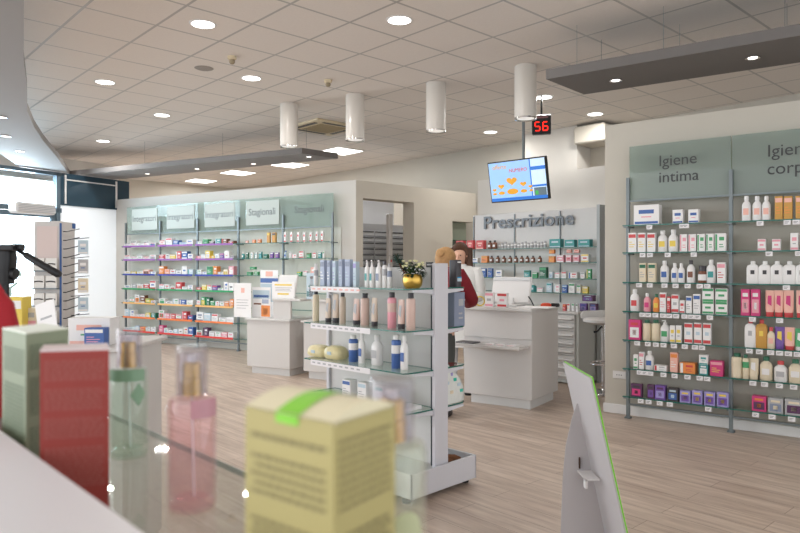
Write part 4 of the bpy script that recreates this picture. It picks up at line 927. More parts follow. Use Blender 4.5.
for q in range(5): m.lathe([(.002, 0), (.007, .004), (.002, .012)], mat('cone_brown', (96, 60, 44), .7), (-.05 - q * .006, -.02, .085 + q * .012), 7)
m.build('pine_sprig', e)
# drooping leaf right
m = MB()
for q in range(6): leafm(m, Vector((.04, -.02, .1)), Vector((.6 + .1 * q, -.2, -.9 + q * .15)), .055, .012, LG)
m.build('drooping_leaf', e)
# black label holders on the panel top
e = empty('label_holder', FG.w(-.09, 0, 1.345), FG.a, 'small black label holder clipped on top of the display back panel', 'label holder')
MB().box(-.03, .03, -.012, -.009, 0, .032, DARK, .001).box(-.02, .02, -.012, .012, 0, .004, DARK).build('holder', e)
MB().box(-.02, .02, -.0128, -.012, .012, .02, pcm('s')).build('print', e)
# right hand side goods
q = FG.w(-.07, .205, GZ[0]); e = empty('spray_bottle', q, FG.a, 'black bottle with blue and grey label on the far side of the display', 'bottle')
MB().superlathe([(.032, .026, 0), (.033, .027, .01), (.033, .027, .16), (.03, .024, .168)], pcm('k'), 20, 5).build('body', e)
MB().box(.0333, .0345, -.02, .02, .035, .055, pcm('c')).box(.0333, .0345, -.02, .02, .056, .062, mat('bright_blue', (40, 150, 210), .4)).box(.0333, .0345, -.018, .018, .15, .158, pcm('w')).build('printed_label', e)
e = link('grey_product_box', carton_me(.1, .21, .1, 'q', 'q', 's', 2), None, FG.w(-.03, .2, GZ[1]), FG.a + R(90), 'tall slate blue box on the far side of the display', 'box')
# film wrapped packs at lower right
random.seed(9)
e = empty('wrapped_packs', FG.w(-.03, .03, GZ[3]), FG.a, 'sloping bag of white packs in clear film with teal print on the display', 'bag')
FILM = mat('white_film', (222, 224, 220), .25, noise=.08, nscale=25, bump=.5)
m = MB(); secs = [(0, .25, .001), (-.005, .262, .05), (-.005, .25, .09), (-.005, .215, .14), (0, .16, .19), (.005, .09, .24), (.01, .05, .275)]
vs = []; fs = []; nn = 20
for (ya, yb_, z) in secs:
    cy, ry = (ya + yb_) / 2, (yb_ - ya) / 2
    for t in range(nn):
        a = 2 * math.pi * t / nn; jit = random.uniform(.92, 1.04)
        vs.append((-.08 + .075 * jit * math.copysign(abs(math.cos(a)) ** .6, math.cos(a)), cy + ry * jit * math.copysign(abs(math.sin(a)) ** .6, math.sin(a)), z))
for i in range(len(secs) - 1):
    for t in range(nn): fs.append([i * nn + t, i * nn + (t + 1) % nn, (i + 1) * nn + (t + 1) % nn, (i + 1) * nn + t])
fs += [list(range(nn))[::-1], [(len(secs) - 1) * nn + t for t in range(nn)]]
m.add(vs, fs, FILM, True); m.build('bag', e)
m = MB()
for (y_, z_, c) in ((.04, .22, 't'), (.085, .17, 'l'), (.12, .135, 't'), (.16, .1, 'c'), (.18, .06, 't'), (.09, .06, 'e'), (.05, .12, 'c')):
    m.box(-.014, -.006, y_, y_ + .03, z_, z_ + .02, mat('teal_print_bright', (50, 180, 160), .4) if c == 't' else pcm(c), .002)
m.build('print', e)
# brown articles in the base tray
for q, (x, y) in enumerate(((-.1, .12), (-.1, .2))):
    e = MB().tube([(-.07, 0, .01), (-.03, .01, .022), (.02, -.01, .022), (.06, 0, .012)], [.012, .02, .02, .01], mat('brown_wool', (120, 78, 52), .9, noise=.2, nscale=80), 10).build('brown_strap', loc=FG.w(x, y, .13), rz=FG.a + R(60), label='rolled brown strap in the display base tray, %s the post' % ('nearer' if q == 0 else 'farther from'), cat='strap')

# ================================================================== EASEL SIGN
e = empty('easel_sign', (.87, 2.9, 0), 0, 'white cardboard easel sign with green edge seen from behind at lower right', 'sign')
BRD = mat('cardboard_back', (184, 180, 182), .7, noise=.03, nscale=5); GRN = mat('green_edge', (120, 200, 50), .5)
def bp(d, z, off=0): return (.771 + .225 * (.9 - z) - .87 + off, d - 2.9, z)
tl = .9
def board(d0, d1, off0, off1, mt, z0=0.0, z1=.9, t1=.0):
    vs = [bp(d0, z0, off0), bp(d1, z0, off0), bp(d1, z1 + t1, off0), bp(d0, z1, off0), bp(d0, z0, off1), bp(d1, z0, off1), bp(d1, z1 + t1, off1), bp(d0, z1, off1)]
    return MB().add(vs, [[0, 3, 2, 1], [4, 5, 6, 7], [0, 1, 5, 4], [1, 2, 6, 5], [2, 3, 7, 6], [3, 0, 4, 7]], mt)
board(2.684, 3.13, -.004, .003, BRD).build('back_board', e)
board(2.68, 3.134, .003, .008, GRN, 0, .904).build('front_sheet', e)
m = MB(); d0 = 3.0
pts = [(.805, .73), (.775, .64), (.742, .5), (.728, .3), (.72, 0), (.90, 0.0), (.965, .0)]
pts = [(.80, .735), (.775, .66), (.748, .54), (.735, .4), (.727, .2), (.722, 0), (.955, 0)]
vs = [(x - .87, d0 - 2.9, z) for x, z in pts] + [(x - .87, d0 - 2.896, z) for x, z in pts]; n_ = len(pts)
m.add(vs, [list(range(n_)), list(range(n_, 2 * n_))[::-1]] + [[i, (i + 1) % n_, n_ + (i + 1) % n_, n_ + i] for i in range(n_)], BRD); m.build('strut', e)
MB().box(.80 - .87, .862 - .87, -.03, .1, .425, .431, WHITE2).box(.80 - .87, .81 - .87, -.03, .0, .39, .43, WHITE2).build('lock_tab', e)
MB().box(-.064, -.058, .092, .1, .44, .49, mat('slot_brown', (70, 50, 40), .8)).build('slot', e)

# ================================================================== DISPLAY RACK BY THE DOOR
pr0 = at(55, 300, 6.6); FRk = Fr(pr0.x, pr0.y, 0); ztop = 1.35 + 44.5 / 665 * 6.6
e = empty('display_rack', (pr0.x, pr0.y, 0), R(85), 'tall revolving rack of eyeglass cards and hooks near the entrance doors', 'display rack')
RKP = mat('rack_panel', (196, 192, 190), .6); RKB = mat('rack_blue', (50, 90, 150), .5)
MB().lathe([(.24, 0), (.24, .03), (.05, .05), (.04, .3)], ALU, n=24).build('base', e)
MB().box(-.13, .13, -.13, .13, .3, ztop, RKP, .004).build('column', e)
MB().box(-.131, -.105, -.136, -.13, .35, ztop - .02, RKB).box(.08, .131, -.136, -.13, ztop - .06, ztop - .01, RKB).build('blue_trim', e)
for q in range(14):
    z = ztop - .1 - q * .085
    MB().tube([(-.07, -.13, z), (-.07, -.16, z), (.09, -.2, z + .035)], .005, DARK, 6).build('hook', e)
GC = mat('card_white', (222, 220, 216), .5)
for q in range(5):
    z = ztop - .48 - q * .17 + .0
    MB().box(-.18, -.13, -.13, .13, z - .012, z, ALU).build('tray', e)
Me = Matrix.Translation((pr0.x, pr0.y, 0)) @ Matrix.Rotation(R(85), 4, 'Z')
gm = MB().box(-.01, .01, -.055, .055, 0, .12, GC, .002); gm.tube([(-.014, -.045, .06), (-.014, -.01, .065), (-.014, .01, .065), (-.014, .045, .06)], .006, DARK, 6); gm = gm.mesh('card')
for q in range(5):
    for s_ in (-1, 1):
        o = link('eyeglass_card', gm, None, Me @ Vector((-.155, s_ * .062, ztop - .48 - q * .17)), R(85), 'pale eyeglass card, %s column, %s row from top of the rack' % ('right' if s_ < 0 else 'left', ORD[q + 1]), 'eyeglass card', 'eyeglass cards on the revolving rack')
MB().box(-.134, -.131, -.11, .1, ztop - .42, ztop - .05, mat('rack_poster', (206, 190, 186), .6)).build('poster', e)
for q, c in enumerate('csecct'):
    z = ztop - .32 - q * .19
    MB().tube([(.06, -.13, z + .15), (.06, -.32, z + .165)], .004, DARK, 6).build('hook', e)
    link('hanging_pack', carton_me(.09, .14, .03, c, 'w', 'b', 1), None, Me @ Vector((.035, -.27, z)), R(15), '%s blister pack, %s from top on the rack side hooks' % (CN[c], ORD[q + 1]), 'pack', 'packs hanging from the rack side')

# ================================================================== LOW WHITE TABLE WITH GOODS (left, behind the foreground)
FT = Fr(-1.78, 2.85, 0)
k = empty('display_table', FT.o, 0, 'white display plinth carrying small packs behind the foreground boxes', 'table')
MB().box(0, .58, .03, .5, .03, .98, WHITE, .004).build('body', k); MB().box(-.02, .6, 0, .53, .98, 1.0, WHITE, .004).build('worktop', k)
MB().box(.03, .55, .06, .47, 0, .03, DARK).build('plinth', k)
def tb(px0, px1, y0, c, c2, c3_, st, yl, lab, hmax=None, dep=.08):
    x0, x1 = FT.rx(px0, yl), FT.rx(px1, yl); h_ = FT.z(y0, x0, yl) - 1.0
    return carton(FT, (x0 + x1) / 2, yl, 1.0, x1 - x0, h_, dep, c, c2, c3_, st, lab, name='small_box')
tb(68, 110, 318, 'w', 'x', 'g', 1, .1, 'white box with small red and green emblem on the plinth', dep=.1)
tb(6, 22, 297, 'y', 'w', 's', 0, .2, 'small yellow and white box on the plinth at far left')
tb(19, 38, 308, 'e', 'p', 's', 3, .25, 'pinkish clear box on the plinth beside the yellow box')
tb(84, 104, 328, 'b', 'w', 'p', 0, .04, 'low blue box in front of the emblem box', dep=.05)
e = empty('leaning_card', FT.w(FT.rx(50, .15), .15, 1.0), R(-10), 'white leaflet card leaning on the plinth below the rack', 'card')
MB().box(-.05, .05, -.002, .002, 0, .2, PAPER).box(-.03, .0, -.003, -.002, .05, .09, pcm('g')).box(-.03, .03, -.003, -.002, .12, .13, pcm('s')).xf(Matrix.Rotation(R(-18), 4, 'Y') @ Matrix.Rotation(R(-12), 4, 'X')).build('sheet', e)

# ================================================================== CAMERA TRIPOD
p = Vector(((4 - CX) / FPX * 2.25, 2.25, 0)); e = empty('camera_tripod', p, 0, 'black tripod with a long pan handle at the left edge of picture', 'tripod')
def tp(px, py, d=2.25): q = at(px, py, d); return (q.x - p.x, q.y - p.y, q.z)
MB().superlathe([(.026, .026, tp(4, 284)[2]), (.03, .032, tp(4, 270)[2]), (.034, .034, tp(4, 258)[2]), (.03, .03, tp(4, 250)[2])], DARK, 20, 4).build('head', e)
MB().box(-.09, .05, -.04, .04, tp(0, 251)[2], tp(0, 245)[2], DARK, .004).box(.03, .065, -.015, .015, tp(0, 250)[2], tp(0, 244)[2], DARK, .004).build('quick_plate', e)
MB().tube([tp(14, 248), tp(24, 254), tp(26, 255), tp(38, 262.5), tp(58, 274), tp(60.5, 275)], [.006, .006, .011, .012, .0135, .009], DARK, 12).build('pan_handle', e)
MB().tube([tp(8, 273), tp(16, 274)], [.02, .02], DARK, 12).build('knob', e)
MB().tube([(0, 0, .5), (0, 0, tp(4, 280)[2])], .016, DARK, 12).build('centre_column', e)
MB().lathe([(.045, 0), (.05, .03), (.04, .07)], DARK, (0, 0, .95), 16).build('shoulder', e)
for q in range(3):
    a = R(-80 + 120 * q); l = MB().tube([(.04 * math.cos(a), .04 * math.sin(a), .98), (.17 * math.cos(a), .17 * math.sin(a), .5), (.3 * math.cos(a), .3 * math.sin(a), .02)], [.016, .014, .01], DARK, 10).build('leg', e)
    MB().lathe([(.016, 0), (.014, .03)], RUBBER, (.302 * math.cos(a), .302 * math.sin(a), 0), 10).build('rubber_foot', l)

# ================================================================== FOREGROUND SHELF
FS = Fr(-.351, .92, math.atan2(-.727, .687)); GZ0 = 1.125
SHG = glass_thin('counter_glass', (243, 245, 242), 1.0, haze=.14, hazecol=(190, 186, 178))
k = empty('glass_counter_shelf', FS.o, FS.a, 'clear glass shelf carrying perfume bottles in the left foreground', 'shelf')
MB().box(-.35, 1.35, -.235, 0, GZ0 - .007, GZ0, SHG).box(-.35, 1.35, 0, .0007, GZ0 - .007, GZ0, mat('pale_glass_edge', (120, 150, 146), .2)).build('glass_plate', k)
for x in (-.3, 1.25): MB().box(x, x + .02, -.235, -.02, GZ0 - .03, GZ0 - .011, ALU, .003).build('bracket', k)
TOPW = mat('white_counter_top', (222, 220, 224), .45)
for x0, x1, lab in ((-.9, .205, 'farther'), (.208, 1.7, 'nearer')):
    k = empty('white_counter', FS.w(x0, 0), FS.a, '%s white counter unit with flat top at the lower left' % lab, 'counter')
    MB().box(0, x1 - x0, -.82, -.213, 1.165, 1.19, TOPW, .0015).build('worktop', k)
    MB().box(0, x1 - x0, -.8, -.24, .08, 1.165, WHITE, .003).build('body', k)
    MB().box(.02, x1 - x0 - .02, -.78, -.27, 0, .08, DARK).build('plinth', k)
def words(m, o, ux, uz, w_, z0, z1, lines, mt, nrm, seed, gap=.45, marg=.08, fill=1.0):
    """rows of tiny printed words on a face: o corner, ux along, nrm outwards"""
    random.seed(seed); lh = (z1 - z0) / lines
    for i in range(lines):
        z = z1 - (i + 1) * lh; x = w_ * marg; xe_ = w_ * (1 - marg) * random.choice((1, 1, .95, fill))
        while x < xe_:
            l = random.uniform(.0022, .0065); l = min(l, xe_ - x)
            if l > .0008:
                a = o + ux * x + Vector((0, 0, z)) + nrm; m.quad(a, a + ux * l, a + ux * l + Vector((0, 0, lh * gap)), a + Vector((0, 0, lh * gap)), mt)
            x += l + .0012
def fbox(name, F, Lc, Rc, h, base, mt, label, kids, zoff=GZ0, top=None):
    """front corner F, left corner Lc, right corner Rc in plan"""
    F, Lc, Rc = Vector((*F, 0)), Vector((*Lc, 0)), Vector((*Rc, 0)); B_ = Lc + Rc - F
    e = empty(name, (F.x, F.y, zoff), 0, label, 'box')
    P = [Vector((0, 0, 0)), Rc - F, B_ - F, Lc - F]
    MB().prism([(q.x, q.y) for q in P], 0, h, mt).build('carton', e)
    return e, P
# yellow box
F_, L_, R_ = (-.0328, .325), (-.085, .3655), (-.0028, .3695)
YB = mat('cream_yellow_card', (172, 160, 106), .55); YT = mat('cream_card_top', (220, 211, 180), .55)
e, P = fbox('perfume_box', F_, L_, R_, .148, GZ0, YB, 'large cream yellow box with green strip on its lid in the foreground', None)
# slightly domed lid
m = MB(); ul_, ur_ = P[3], P[1]; N_ = 10
def lidp(u, v): return ul_ * u + ur_ * v + Vector((0, 0, .148 + .0065 * math.sin(math.pi * min(1, v * 1.0)) * 1.0 + .0005))
vs = []; fs = []
for i in range(N_ + 1):
    for j in range(N_ + 1): vs.append(lidp(i / N_, j / N_))
for i in range(N_):
    for j in range(N_): fs.append([i * (N_ + 1) + j, (i + 1) * (N_ + 1) + j, (i + 1) * (N_ + 1) + j + 1, i * (N_ + 1) + j + 1])
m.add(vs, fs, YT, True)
for i in (0, N_):   # close the lid's bulging ends
    row = [lidp(i / N_, j / N_) for j in range(N_ + 1)]; a_ = ul_ * (i / N_)
    m.add(row + [a_ + ur_ + Vector((0, 0, .147)), a_ + Vector((0, 0, .147))], [list(range(N_ + 3))], YT)
m.build('lid', e)
m = MB(); vs = []
for j in range(N_ + 1):
    for u in (.36, .62): vs.append(lidp(u + .0 * j, j / N_) + Vector((0, 0, .0006)))
m.add(vs, [[2 * j, 2 * j + 1, 2 * j + 3, 2 * j + 2] for j in range(N_)], mat('lime_green_print', (132, 200, 60), .5), False)
a_ = ul_ * .36; b_ = ul_ * .62; nl = Vector((-ul_.y, ul_.x, 0)).normalized()
if nl.y > 0: nl = -nl
m.quad(a_ + nl * .0006 + Vector((0, 0, .1485)), b_ + nl * .0006 + Vector((0, 0, .1485)), b_ + nl * .0006 + Vector((0, 0, .1435)), a_ + nl * .0006 + Vector((0, 0, .1435)), MATS['lime_green_print']); m.build('green_strip', e)
INK = mat('olive_ink', (136, 126, 86), .6)
m = MB(); ux = ul_.normalized(); wl_ = ul_.length
nr = Vector((ur_.y, -ur_.x, 0)).normalized()
if nr.x < 0: nr = -nr
words(m, Vector((0, 0, 0)), ux, None, wl_, .133, .139, 1, INK, nl * .0005, 1, fill=.6)
words(m, Vector((0, 0, 0)), ux, None, wl_, .103, .127, 5, INK, nl * .0005, 2)
words(m, Vector((0, 0, 0)), ux, None, wl_, .02, .092, 20, INK, nl * .0005, 3, .6)
ux2 = ur_.normalized(); wr_ = ur_.length
words(m, Vector((0, 0, 0)), ux2, None, wr_, .103, .141, 9, INK, nr * .0005, 4)
words(m, Vector((0, 0, 0)), ux2, None, wr_, .02, .092, 20, INK, nr * .0005, 5, .6)
m.build('printed_text', e)
# red box
F_, R_ = (-.316, .5835), (-.2615, .5975); dx, dy = R_[0] - F_[0], R_[1] - F_[1]; l_ = math.hypot(dx, dy)
L_ = (F_[0] - .41 * .045, F_[1] + .912 * .045)
RED = mat('brick_red_card', (146, 56, 50), .55)
e, P = fbox('perfume_box', F_, L_, R_, .15, GZ0, RED, 'tall brick red printed box standing left of the green bottle', None)
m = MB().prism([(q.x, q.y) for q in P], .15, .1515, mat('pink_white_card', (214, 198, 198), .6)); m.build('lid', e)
m = MB(); ux = P[1].normalized(); wl_ = P[1].length; nf = Vector((ux.y, -ux.x, 0)); RI = mat('pale_red_ink', (158, 88, 80), .6)
for z0, z1, n_, s_ in ((.124, .143, 9, 6), (.098, .118, 9, 7), (.073, .092, 9, 8), (.03, .066, 16, 9)): words(m, Vector((0, 0, 0)), ux, None, wl_, z0, z1, n_, RI, nf * .0005, s_, .5, .06)
m.build('printed_text', e)
# green box
e, P = fbox('perfume_box', (-.36, .64), (-.4137, .6916), (-.345, .6916), .16, GZ0, mat('sage_green_card', (138, 148, 124), .55), 'sage green printed box behind the red box at the left', None)
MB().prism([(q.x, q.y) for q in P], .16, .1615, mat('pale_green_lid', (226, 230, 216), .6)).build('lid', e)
m = MB(); ux = P[1].normalized(); nf = Vector((ux.y, -ux.x, 0)); SI = mat('dark_sage_ink', (104, 118, 96), .6)
for z0, z1, n_, s_ in ((.125, .15, 8, 1), (.08, .118, 12, 2), (.02, .07, 14, 3)): words(m, Vector((0, 0, 0)), ux, None, P[1].length, z0, z1, n_, SI, nf * .0005, s_, .5)
ux = P[3].normalized(); nf = Vector((-ux.y, ux.x, 0)); 
if nf.y > 0: nf = -nf
for z0, z1, n_, s_ in ((.12, .145, 8, 4), (.03, .11, 20, 5)): words(m, Vector((0, 0, 0)), ux, None, P[3].length, z0, z1, n_, SI, nf * .0005, s_, .5)
m.build('printed_text', e)
# perfume bottles
def perfume(x, y, W, H, tint, lt, label, badge):
    e = empty('perfume_bottle', (x, y, GZ0 + .0005), 0, label, 'perfume bottle'); s_ = W / .0447
    G_ = glass_thin('perfume_glass_' + badge, tint, 1.0, haze=.07 if badge == 'clear' else .035, hazecol=(226, 226, 214) if badge == 'clear' else (235, 225, 225))
    bh = H * .70
    MB().lathe([(W * .46, 0), (W * .5, .004), (W * .5, bh - .008), (W * .46, bh - .002), (W * .2, bh)], G_, n=40).build('glass_body', e)
    MB().lathe([(W * .45, .004), (W * .44, .007), (W * .3, .011), (W * .1, .008)], G_, n=32).lathe([(W * .44, bh - .006), (W * .44, .014), (W * .4, .012)], G_, n=32).build('inner_glass', e)
    T_ = MB().tube([(0, 0, bh - .002), (0.002, 0, .01)], .0011 * s_, mat('dip_tube', (236, 236, 238), .2), 8); T_.build('dip_tube', e)
    MB().lathe([(W * .21, bh), (W * .21, bh + H * .10), (W * .19, bh + H * .105), (W * .19, bh + H * .19), (W * .13, bh + H * .2)], GOLD, n=28).build('collar', e)
    MB().lathe([(W * .09, bh + H * .2), (W * .09, bh + H * .24)], WHITE2, n=16).build('nozzle', e)
    CG = glass_thin('clear_cap', (240, 236, 240), 1.0, haze=.05)
    MB().lathe([(W * .32, bh + .0005), (W * .32, H - .002), (W * .3, H)], CG, n=32).lathe([(W * .26, bh + .002), (W * .26, H - .006)], CG, n=32).build('cap', e)
    lb = MB(); LT = mat('label_' + badge, lt, .4)
    def arc(a0, a1, z0, z1, shape=None):
        n_ = 12; vs = []
        for i in range(n_ + 1):
            a = R(a0 + (a1 - a0) * i / n_); 
            f = 1 - abs(2 * i / n_ - 1) if shape == 'd' else (math.sqrt(max(0, 1 - (2 * i / n_ - 1) ** 2)) if shape == 'o' else 1)
            zc = (z0 + z1) / 2; hz = (z1 - z0) / 2 * f
            vs += [(W * .503 * math.cos(a), W * .503 * math.sin(a), zc - hz), (W * .503 * math.cos(a), W * .503 * math.sin(a), zc + hz)]
        lb.add(vs, [[2 * i, 2 * i + 2, 2 * i + 3, 2 * i + 1] for i in range(n_)], LT, True)
    if badge == 'pink': arc(-75, 0, bh * .82, bh * .98)
    elif badge == 'green': arc(-65, -15, bh * .58, bh * .84, 'd'); arc(-160, -20, bh * .86, bh * .99)
    else:
        arc(-95, -35, bh * .22, bh * .58, 'o')
    lb.build('printed_label', e)
    return e
perfume(-.194, .62, .0447, .151, (252, 241, 243), (190, 140, 150), 'pink glass perfume bottle with gold collar on the glass shelf', 'pink')
perfume(-.322, .79, .0447, .151, (244, 250, 246), (120, 152, 124), 'pale green glass perfume bottle behind the pink one, right of red box', 'green')
perfume(-.006, .47, .0505, .146, (250, 252, 247), (186, 190, 152), 'clear perfume bottle half hidden behind the cream yellow box', 'clear')
# red bag at the left edge
p = at(-12, 300, 1.0); e = empty('red_pouch', (p.x, p.y, GZ0), R(20), 'dark red rounded pouch at the left edge behind the green box', 'pouch')
MB().superlathe([(.036, .02, 0), (.042, .026, .03), (.042, .026, .13), (.034, .022, .17), (.02, .014, .188)], mat('red_fabric', (160, 24, 36), .7), 24, 2.6).build('body', e)
MB().tube([(-.02, 0, .185), (-.012, 0, .2), (.012, 0, .2), (.02, 0, .185)], .003, MATS['red_fabric'], 8).build('handle', e)

# ================================================================== PEOPLE
def skin_mesh(verts, edges, radii, mt, sub=2, root=0):
    me = bpy.data.meshes.new('skel'); me.from_pydata(verts, edges, []); o = bpy.data.objects.new('skel', me); COL.objects.link(o)
    md = o.modifiers.new('s', 'SKIN'); me.skin_vertices or None
    if not me.skin_vertices:
        import bmesh
        b = bmesh.new(); b.from_mesh(me); b.verts.layers.skin.verify(); b.to_mesh(me); b.free()
    for i, r_ in enumerate(radii):
        sv = me.skin_vertices[0].data[i]; sv.radius = (r_, r_) if not isinstance(r_, tuple) else r_; sv.use_root = (i == root)
    md.use_smooth_shade = True
    ss = o.modifiers.new('u', 'SUBSURF'); ss.levels = sub; ss.render_levels = sub
    dg = bpy.context.evaluated_depsgraph_get(); dg.update(); r = bpy.data.meshes.new_from_object(o.evaluated_get(dg)); bpy.data.objects.remove(o)
    r.materials.clear(); r.materials.append(mt)
    for pl_ in r.polygons: pl_.material_index = 0; pl_.use_smooth = True
    return r
def join_meshes(name, ms, mt):
    vs = []; fs = []
    for m in ms:
        o = len(vs); vs += [tuple(v.co) for v in m.vertices]; fs += [[o + i for i in p_.vertices] for p_ in m.polygons]
    r = bpy.data.meshes.new(name); r.from_pydata(vs, [], fs); r.materials.append(mt)
    for p_ in r.polygons: p_.use_smooth = True
    return r
SKIN = mat('skin', (214, 168, 144), .55)
def person(loc, yaw, J, label, top, topn, legs, hair, longhair, scale=1.0, coat=False):
    """person frame: x to own right, y forward"""
    e = empty('person', loc, yaw, label, 'person')
    V = lambda *a: Vector(a)
    names = ['pelvis', 'belly', 'chest', 'neckb', 'neck', 'head0', 'head1', 'head2']
    verts = [J[n] for n in names]; rad = [(.13, .1), (.125, .095), (.15, .1), (.075, .07), .052, .068, (.078, .098), (.062, .076)]
    edges = [(i, i + 1) for i in range(7)]
    hd = J['head1']; nose = len(verts); fw_ = J['face']
    hands = []
    for s_ in ('l', 'r'):
        b = len(verts)
        verts += [J['sh' + s_], J['el' + s_], J['wr' + s_], J['wr' + s_] + (J['hd' + s_]) * .05]; rad += [.058, .043, .028, (.034, .022)]
        edges += [(2, b), (b, b + 1), (b + 1, b + 2), (b + 2, b + 3)]
        b = len(verts); verts += [J['hip' + s_], J['kn' + s_], J['an' + s_], J['an' + s_] + V(0, .13, -.045)]; rad += [.088, .06, .042, .036]
        edges += [(0, b), (b, b + 1), (b + 1, b + 2), (b + 2, b + 3)]
        d = J['hd' + s_].normalized(); side = d.cross(V(0, 0, 1)); side = side.normalized() if side.length > .1 else V(1, 0, 0)
        base = J['wr' + s_] + d * .06
        for i, (o_, l_) in enumerate(((-.024, .065), (-.008, .075), (.008, .07), (.024, .055))):
            a0 = base + side * o_; a1 = a0 + d * l_ * .55; a2 = a1 + (d + V(0, 0, -.6)).normalized() * l_ * .5
            hands.append(skin_mesh([a0 - d * .02, a0, a1, a2], [(0, 1), (1, 2), (2, 3)], [.009, .009, .0085, .007], SKIN, 1))
        t0 = J['wr' + s_] + d * .02; th = (d + side * (1 if s_ == 'l' else -1)).normalized()
        hands.append(skin_mesh([t0, t0 + th * .035, t0 + th * .05 + d * .025], [(0, 1), (1, 2)], [.011, .01, .008], SKIN, 1))
    body = skin_mesh(verts, edges, rad, SKIN)
    link('body', join_meshes('body', [body] + hands, SKIN), e)
    # clothing: torso with sleeves
    sh = (J['shl'] + J['shr']) / 2; pv = J['pelvis']; hw_ = (J['shr'] - J['shl']).length / 2
    secs = [(pv + V(0, 0, -.42), .225, .18), (pv + V(0, 0, -.25), .21, .17)] if coat else []
    secs += [(pv + V(0, 0, -.13), .186, .148), (pv, .182, .142), (J['belly'] + V(0, 0, .02), .166, .13), (J['chest'] + V(0, 0, -.05), .186, .132), (J['chest'] + V(0, 0, .03), .192, .128),
             (sh + V(0, 0, .01), hw_ + .03, .1), (sh.lerp(J['neckb'], .6) + V(0, 0, .035), .12, .075), (J['neckb'] + V(0, 0, .02), .072, .066), (J['neckb'] + V(0, .004, .035), .064, .06)]
    g_ = MB(); n_ = 28; vs = []
    for c_, rx_, ry_ in secs:
        for t in range(n_):
            a = 2 * math.pi * t / n_; ca, sa = math.cos(a), math.sin(a)
            wob = 1 + .02 * math.sin(5 * a + c_.z * 9)
            vs.append(c_ + V(rx_ * wob * math.copysign(abs(ca) ** .85, ca), ry_ * wob * math.copysign(abs(sa) ** .85, sa), 0))
    g_.add(vs, [[i * n_ + t, i * n_ + (t + 1) % n_, (i + 1) * n_ + (t + 1) % n_, (i + 1) * n_ + t] for i in range(len(secs) - 1) for t in range(n_)], top, True)
    for s_ in ('l', 'r'):
        a0, a1, a2 = J['sh' + s_], J['el' + s_], J['wr' + s_]; pts = [a0.lerp(sh, .35) + V(0, 0, .0), a0, a0.lerp(a1, .3), a0.lerp(a1, .8), a1, a1.lerp(a2, .2), a1.lerp(a2, .6), a1.lerp(a2, .9)]
        pts[4] = a1.lerp((a0 + a2) / 2, .08)
        g_.tube(pts, [.06, .074, .072, .06, .058, .055, .047, .043], top, 16)
    g_.build(topn, e)
    lv = [J['pelvis'] + V(0, 0, .04), J['pelvis'] + V(0, 0, -.05)]; lr = [(.145, .12), (.15, .125)]; le = [(0, 1)]
    for s_ in ('l', 'r'):
        b = len(lv); lv += [J['hip' + s_] + V(0, 0, -.06), J['kn' + s_], J['an' + s_] + V(0, 0, .03)]; lr += [.1, .078, .062]; le += [(1, b), (b, b + 1), (b + 1, b + 2)]
    link('trousers', skin_mesh(lv, le, lr, legs), e)
    for s_ in ('l', 'r'):
        a = J['an' + s_]; MB().superlathe([(.045, .13, 0), (.05, .135, .02), (.046, .12, .05), (.036, .07, .09)], DARK, 20, 2.6).xf(Matrix.Translation((a.x, a.y + .05, 0))).build('shoe', e)
    # hair
    h = MB(); n_ = 20; c = hd + V(0, 0, .015); bk = -fw_
    vs = []; fs = []
    for i in range(13):
        ph = math.pi * i / 12
        for t in range(n_):
            a = 2 * math.pi * t / n_; r_ = .108
            q = V(math.sin(ph) * math.cos(a) * r_ * .92, math.sin(ph) * math.sin(a) * r_ * 1.08, math.cos(ph) * r_ * 1.12)
            f = q.dot(fw_)
            if f > .035: q = q - fw_ * (f - .03) * max(0, min(1, (.1 - q.z) / .07))
            vs.append(c + q + bk * .014)
    for i in range(12):
        for t in range(n_): fs.append([i * n_ + t, i * n_ + (t + 1) % n_, (i + 1) * n_ + (t + 1) % n_, (i + 1) * n_ + t])
    h.add(vs, fs, hair, True)
    sd = fw_.cross(V(0, 0, 1)).normalized()
    if longhair:
        for o_ in (-1, -.5, 0, .5, 1):
            a = c + sd * .085 * o_ + bk * (.05 + .035 * (1 - abs(o_)))
            h.tube([a + V(0, 0, .05), a + V(0, 0, -.08), a + V(0, 0, -.2) + sd * .015 * o_, a + V(0, 0, -.28)], [.04, .042, .035, .012], hair, 10)
    else:
        h.tube([c + bk * .1 + V(0, 0, .02), c + bk * .13 + V(0, 0, .03), c + bk * .155 + V(0, 0, .03)], [.03, .045, .02], hair, 12)
    h.build('hair', e)
    # face details
    EY = mat('eye_dark', (50, 36, 30), .3); LP_ = mat('lips', (176, 92, 88), .5)
    for o_ in (-1, 1):
        a = hd + fw_ * .082 + sd * .03 * o_ + V(0, 0, .008); MB().lathe([(.002, -.008), (.008, 0), (.002, .008)], EY, a, 10).build('eye', e)
        a = hd + sd * .08 * o_ + V(0, 0, -.01); MB().lathe([(.004, -.025), (.012, -.01), (.013, .015), (.005, .028)], SKIN, a, 10).build('ear', e)
    nb = hd + fw_ * .088; MB().tube([nb + V(0, 0, .02) - fw_ * .008, nb + V(0, 0, -.005) + fw_ * .004, nb + V(0, 0, -.022) + fw_ * .014, nb + V(0, 0, -.03) - fw_ * .002], [.006, .009, .013, .008], SKIN, 10).build('nose', e)
    a = hd + fw_ * .084 + V(0, 0, -.052); MB().tube([a - sd * .022, a + fw_ * .006, a + sd * .022], [.003, .006, .003], LP_, 8).build('mouth', e)
    return e
V = lambda *a: Vector(a)
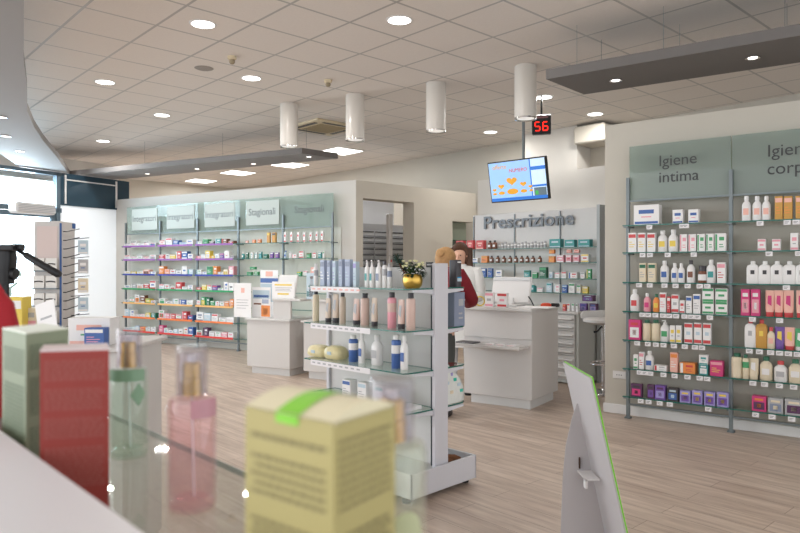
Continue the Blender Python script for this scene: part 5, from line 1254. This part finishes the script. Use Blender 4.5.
# customer leaning on the counter, back to the camera
face = V(.15, .95, -.3).normalized()
J = dict(pelvis=V(0, 0, .9), belly=V(0, .03, 1.02), chest=V(0, .1, 1.2), neckb=V(0, .16, 1.31), neck=V(0, .19, 1.35), head0=V(0, .22, 1.36), head1=V(0, .235, 1.395), head2=V(0, .225, 1.445), face=face,
    shl=V(-.17, .1, 1.27), ell=V(-.24, .22, 1.02), wrl=V(-.1, .42, .99), hdl=V(.6, .8, 0), shr=V(.17, .1, 1.27), elr=V(.27, .2, 1.04), wrr=V(.14, .43, .99), hdr=V(-.6, .8, 0),
    hipl=V(-.09, 0, .86), knl=V(-.1, .03, .47), anl=V(-.11, -.04, .085), hipr=V(.09, 0, .86), knr=V(.085, .0, .47), anr=V(.06, -.02, .085))
pc_ = at(437.5, 300, 6.0)
person((pc_.x, pc_.y, 0), R(-24), J, 'person with tan hair in a dark red sweater leaning on the counter, back turned', mat('maroon_knit', (126, 30, 42), .85, noise=.15, nscale=60), 'sweater', mat('grey_trousers', (74, 76, 74), .8), mat('tan_hair', (178, 138, 92), .7, noise=.25, nscale=50, bump=.4), False)
face = V(.1, .97, -.2).normalized()
J = dict(pelvis=V(0, 0, .92), belly=V(0, .01, 1.05), chest=V(0, .03, 1.22), neckb=V(0, .04, 1.34), neck=V(0, .05, 1.385), head0=V(0, .065, 1.425), head1=V(0, .07, 1.475), head2=V(0, .06, 1.53), face=face,
    shl=V(-.165, .03, 1.29), ell=V(-.22, .02, 1.04), wrl=V(-.12, .24, .99), hdl=V(.4, .9, 0), shr=V(.165, .03, 1.29), elr=V(.22, .02, 1.04), wrr=V(.12, .24, .99), hdr=V(-.4, .9, 0),
    hipl=V(-.09, 0, .87), knl=V(-.1, .02, .48), anl=V(-.1, 0, .085), hipr=V(.09, 0, .87), knr=V(.1, .02, .48), anr=V(.1, 0, .085))
pc_ = at(461, 300, 7.15)
person((pc_.x, pc_.y, 0), R(165), J, 'person with long brown hair in a white coat behind the counter', mat('white_coat', (232, 232, 230), .75), 'coat', mat('pale_trousers', (210, 210, 212), .8), mat('brown_hair', (84, 58, 44), .6, noise=.25, nscale=50, bump=.4), True, coat=True)
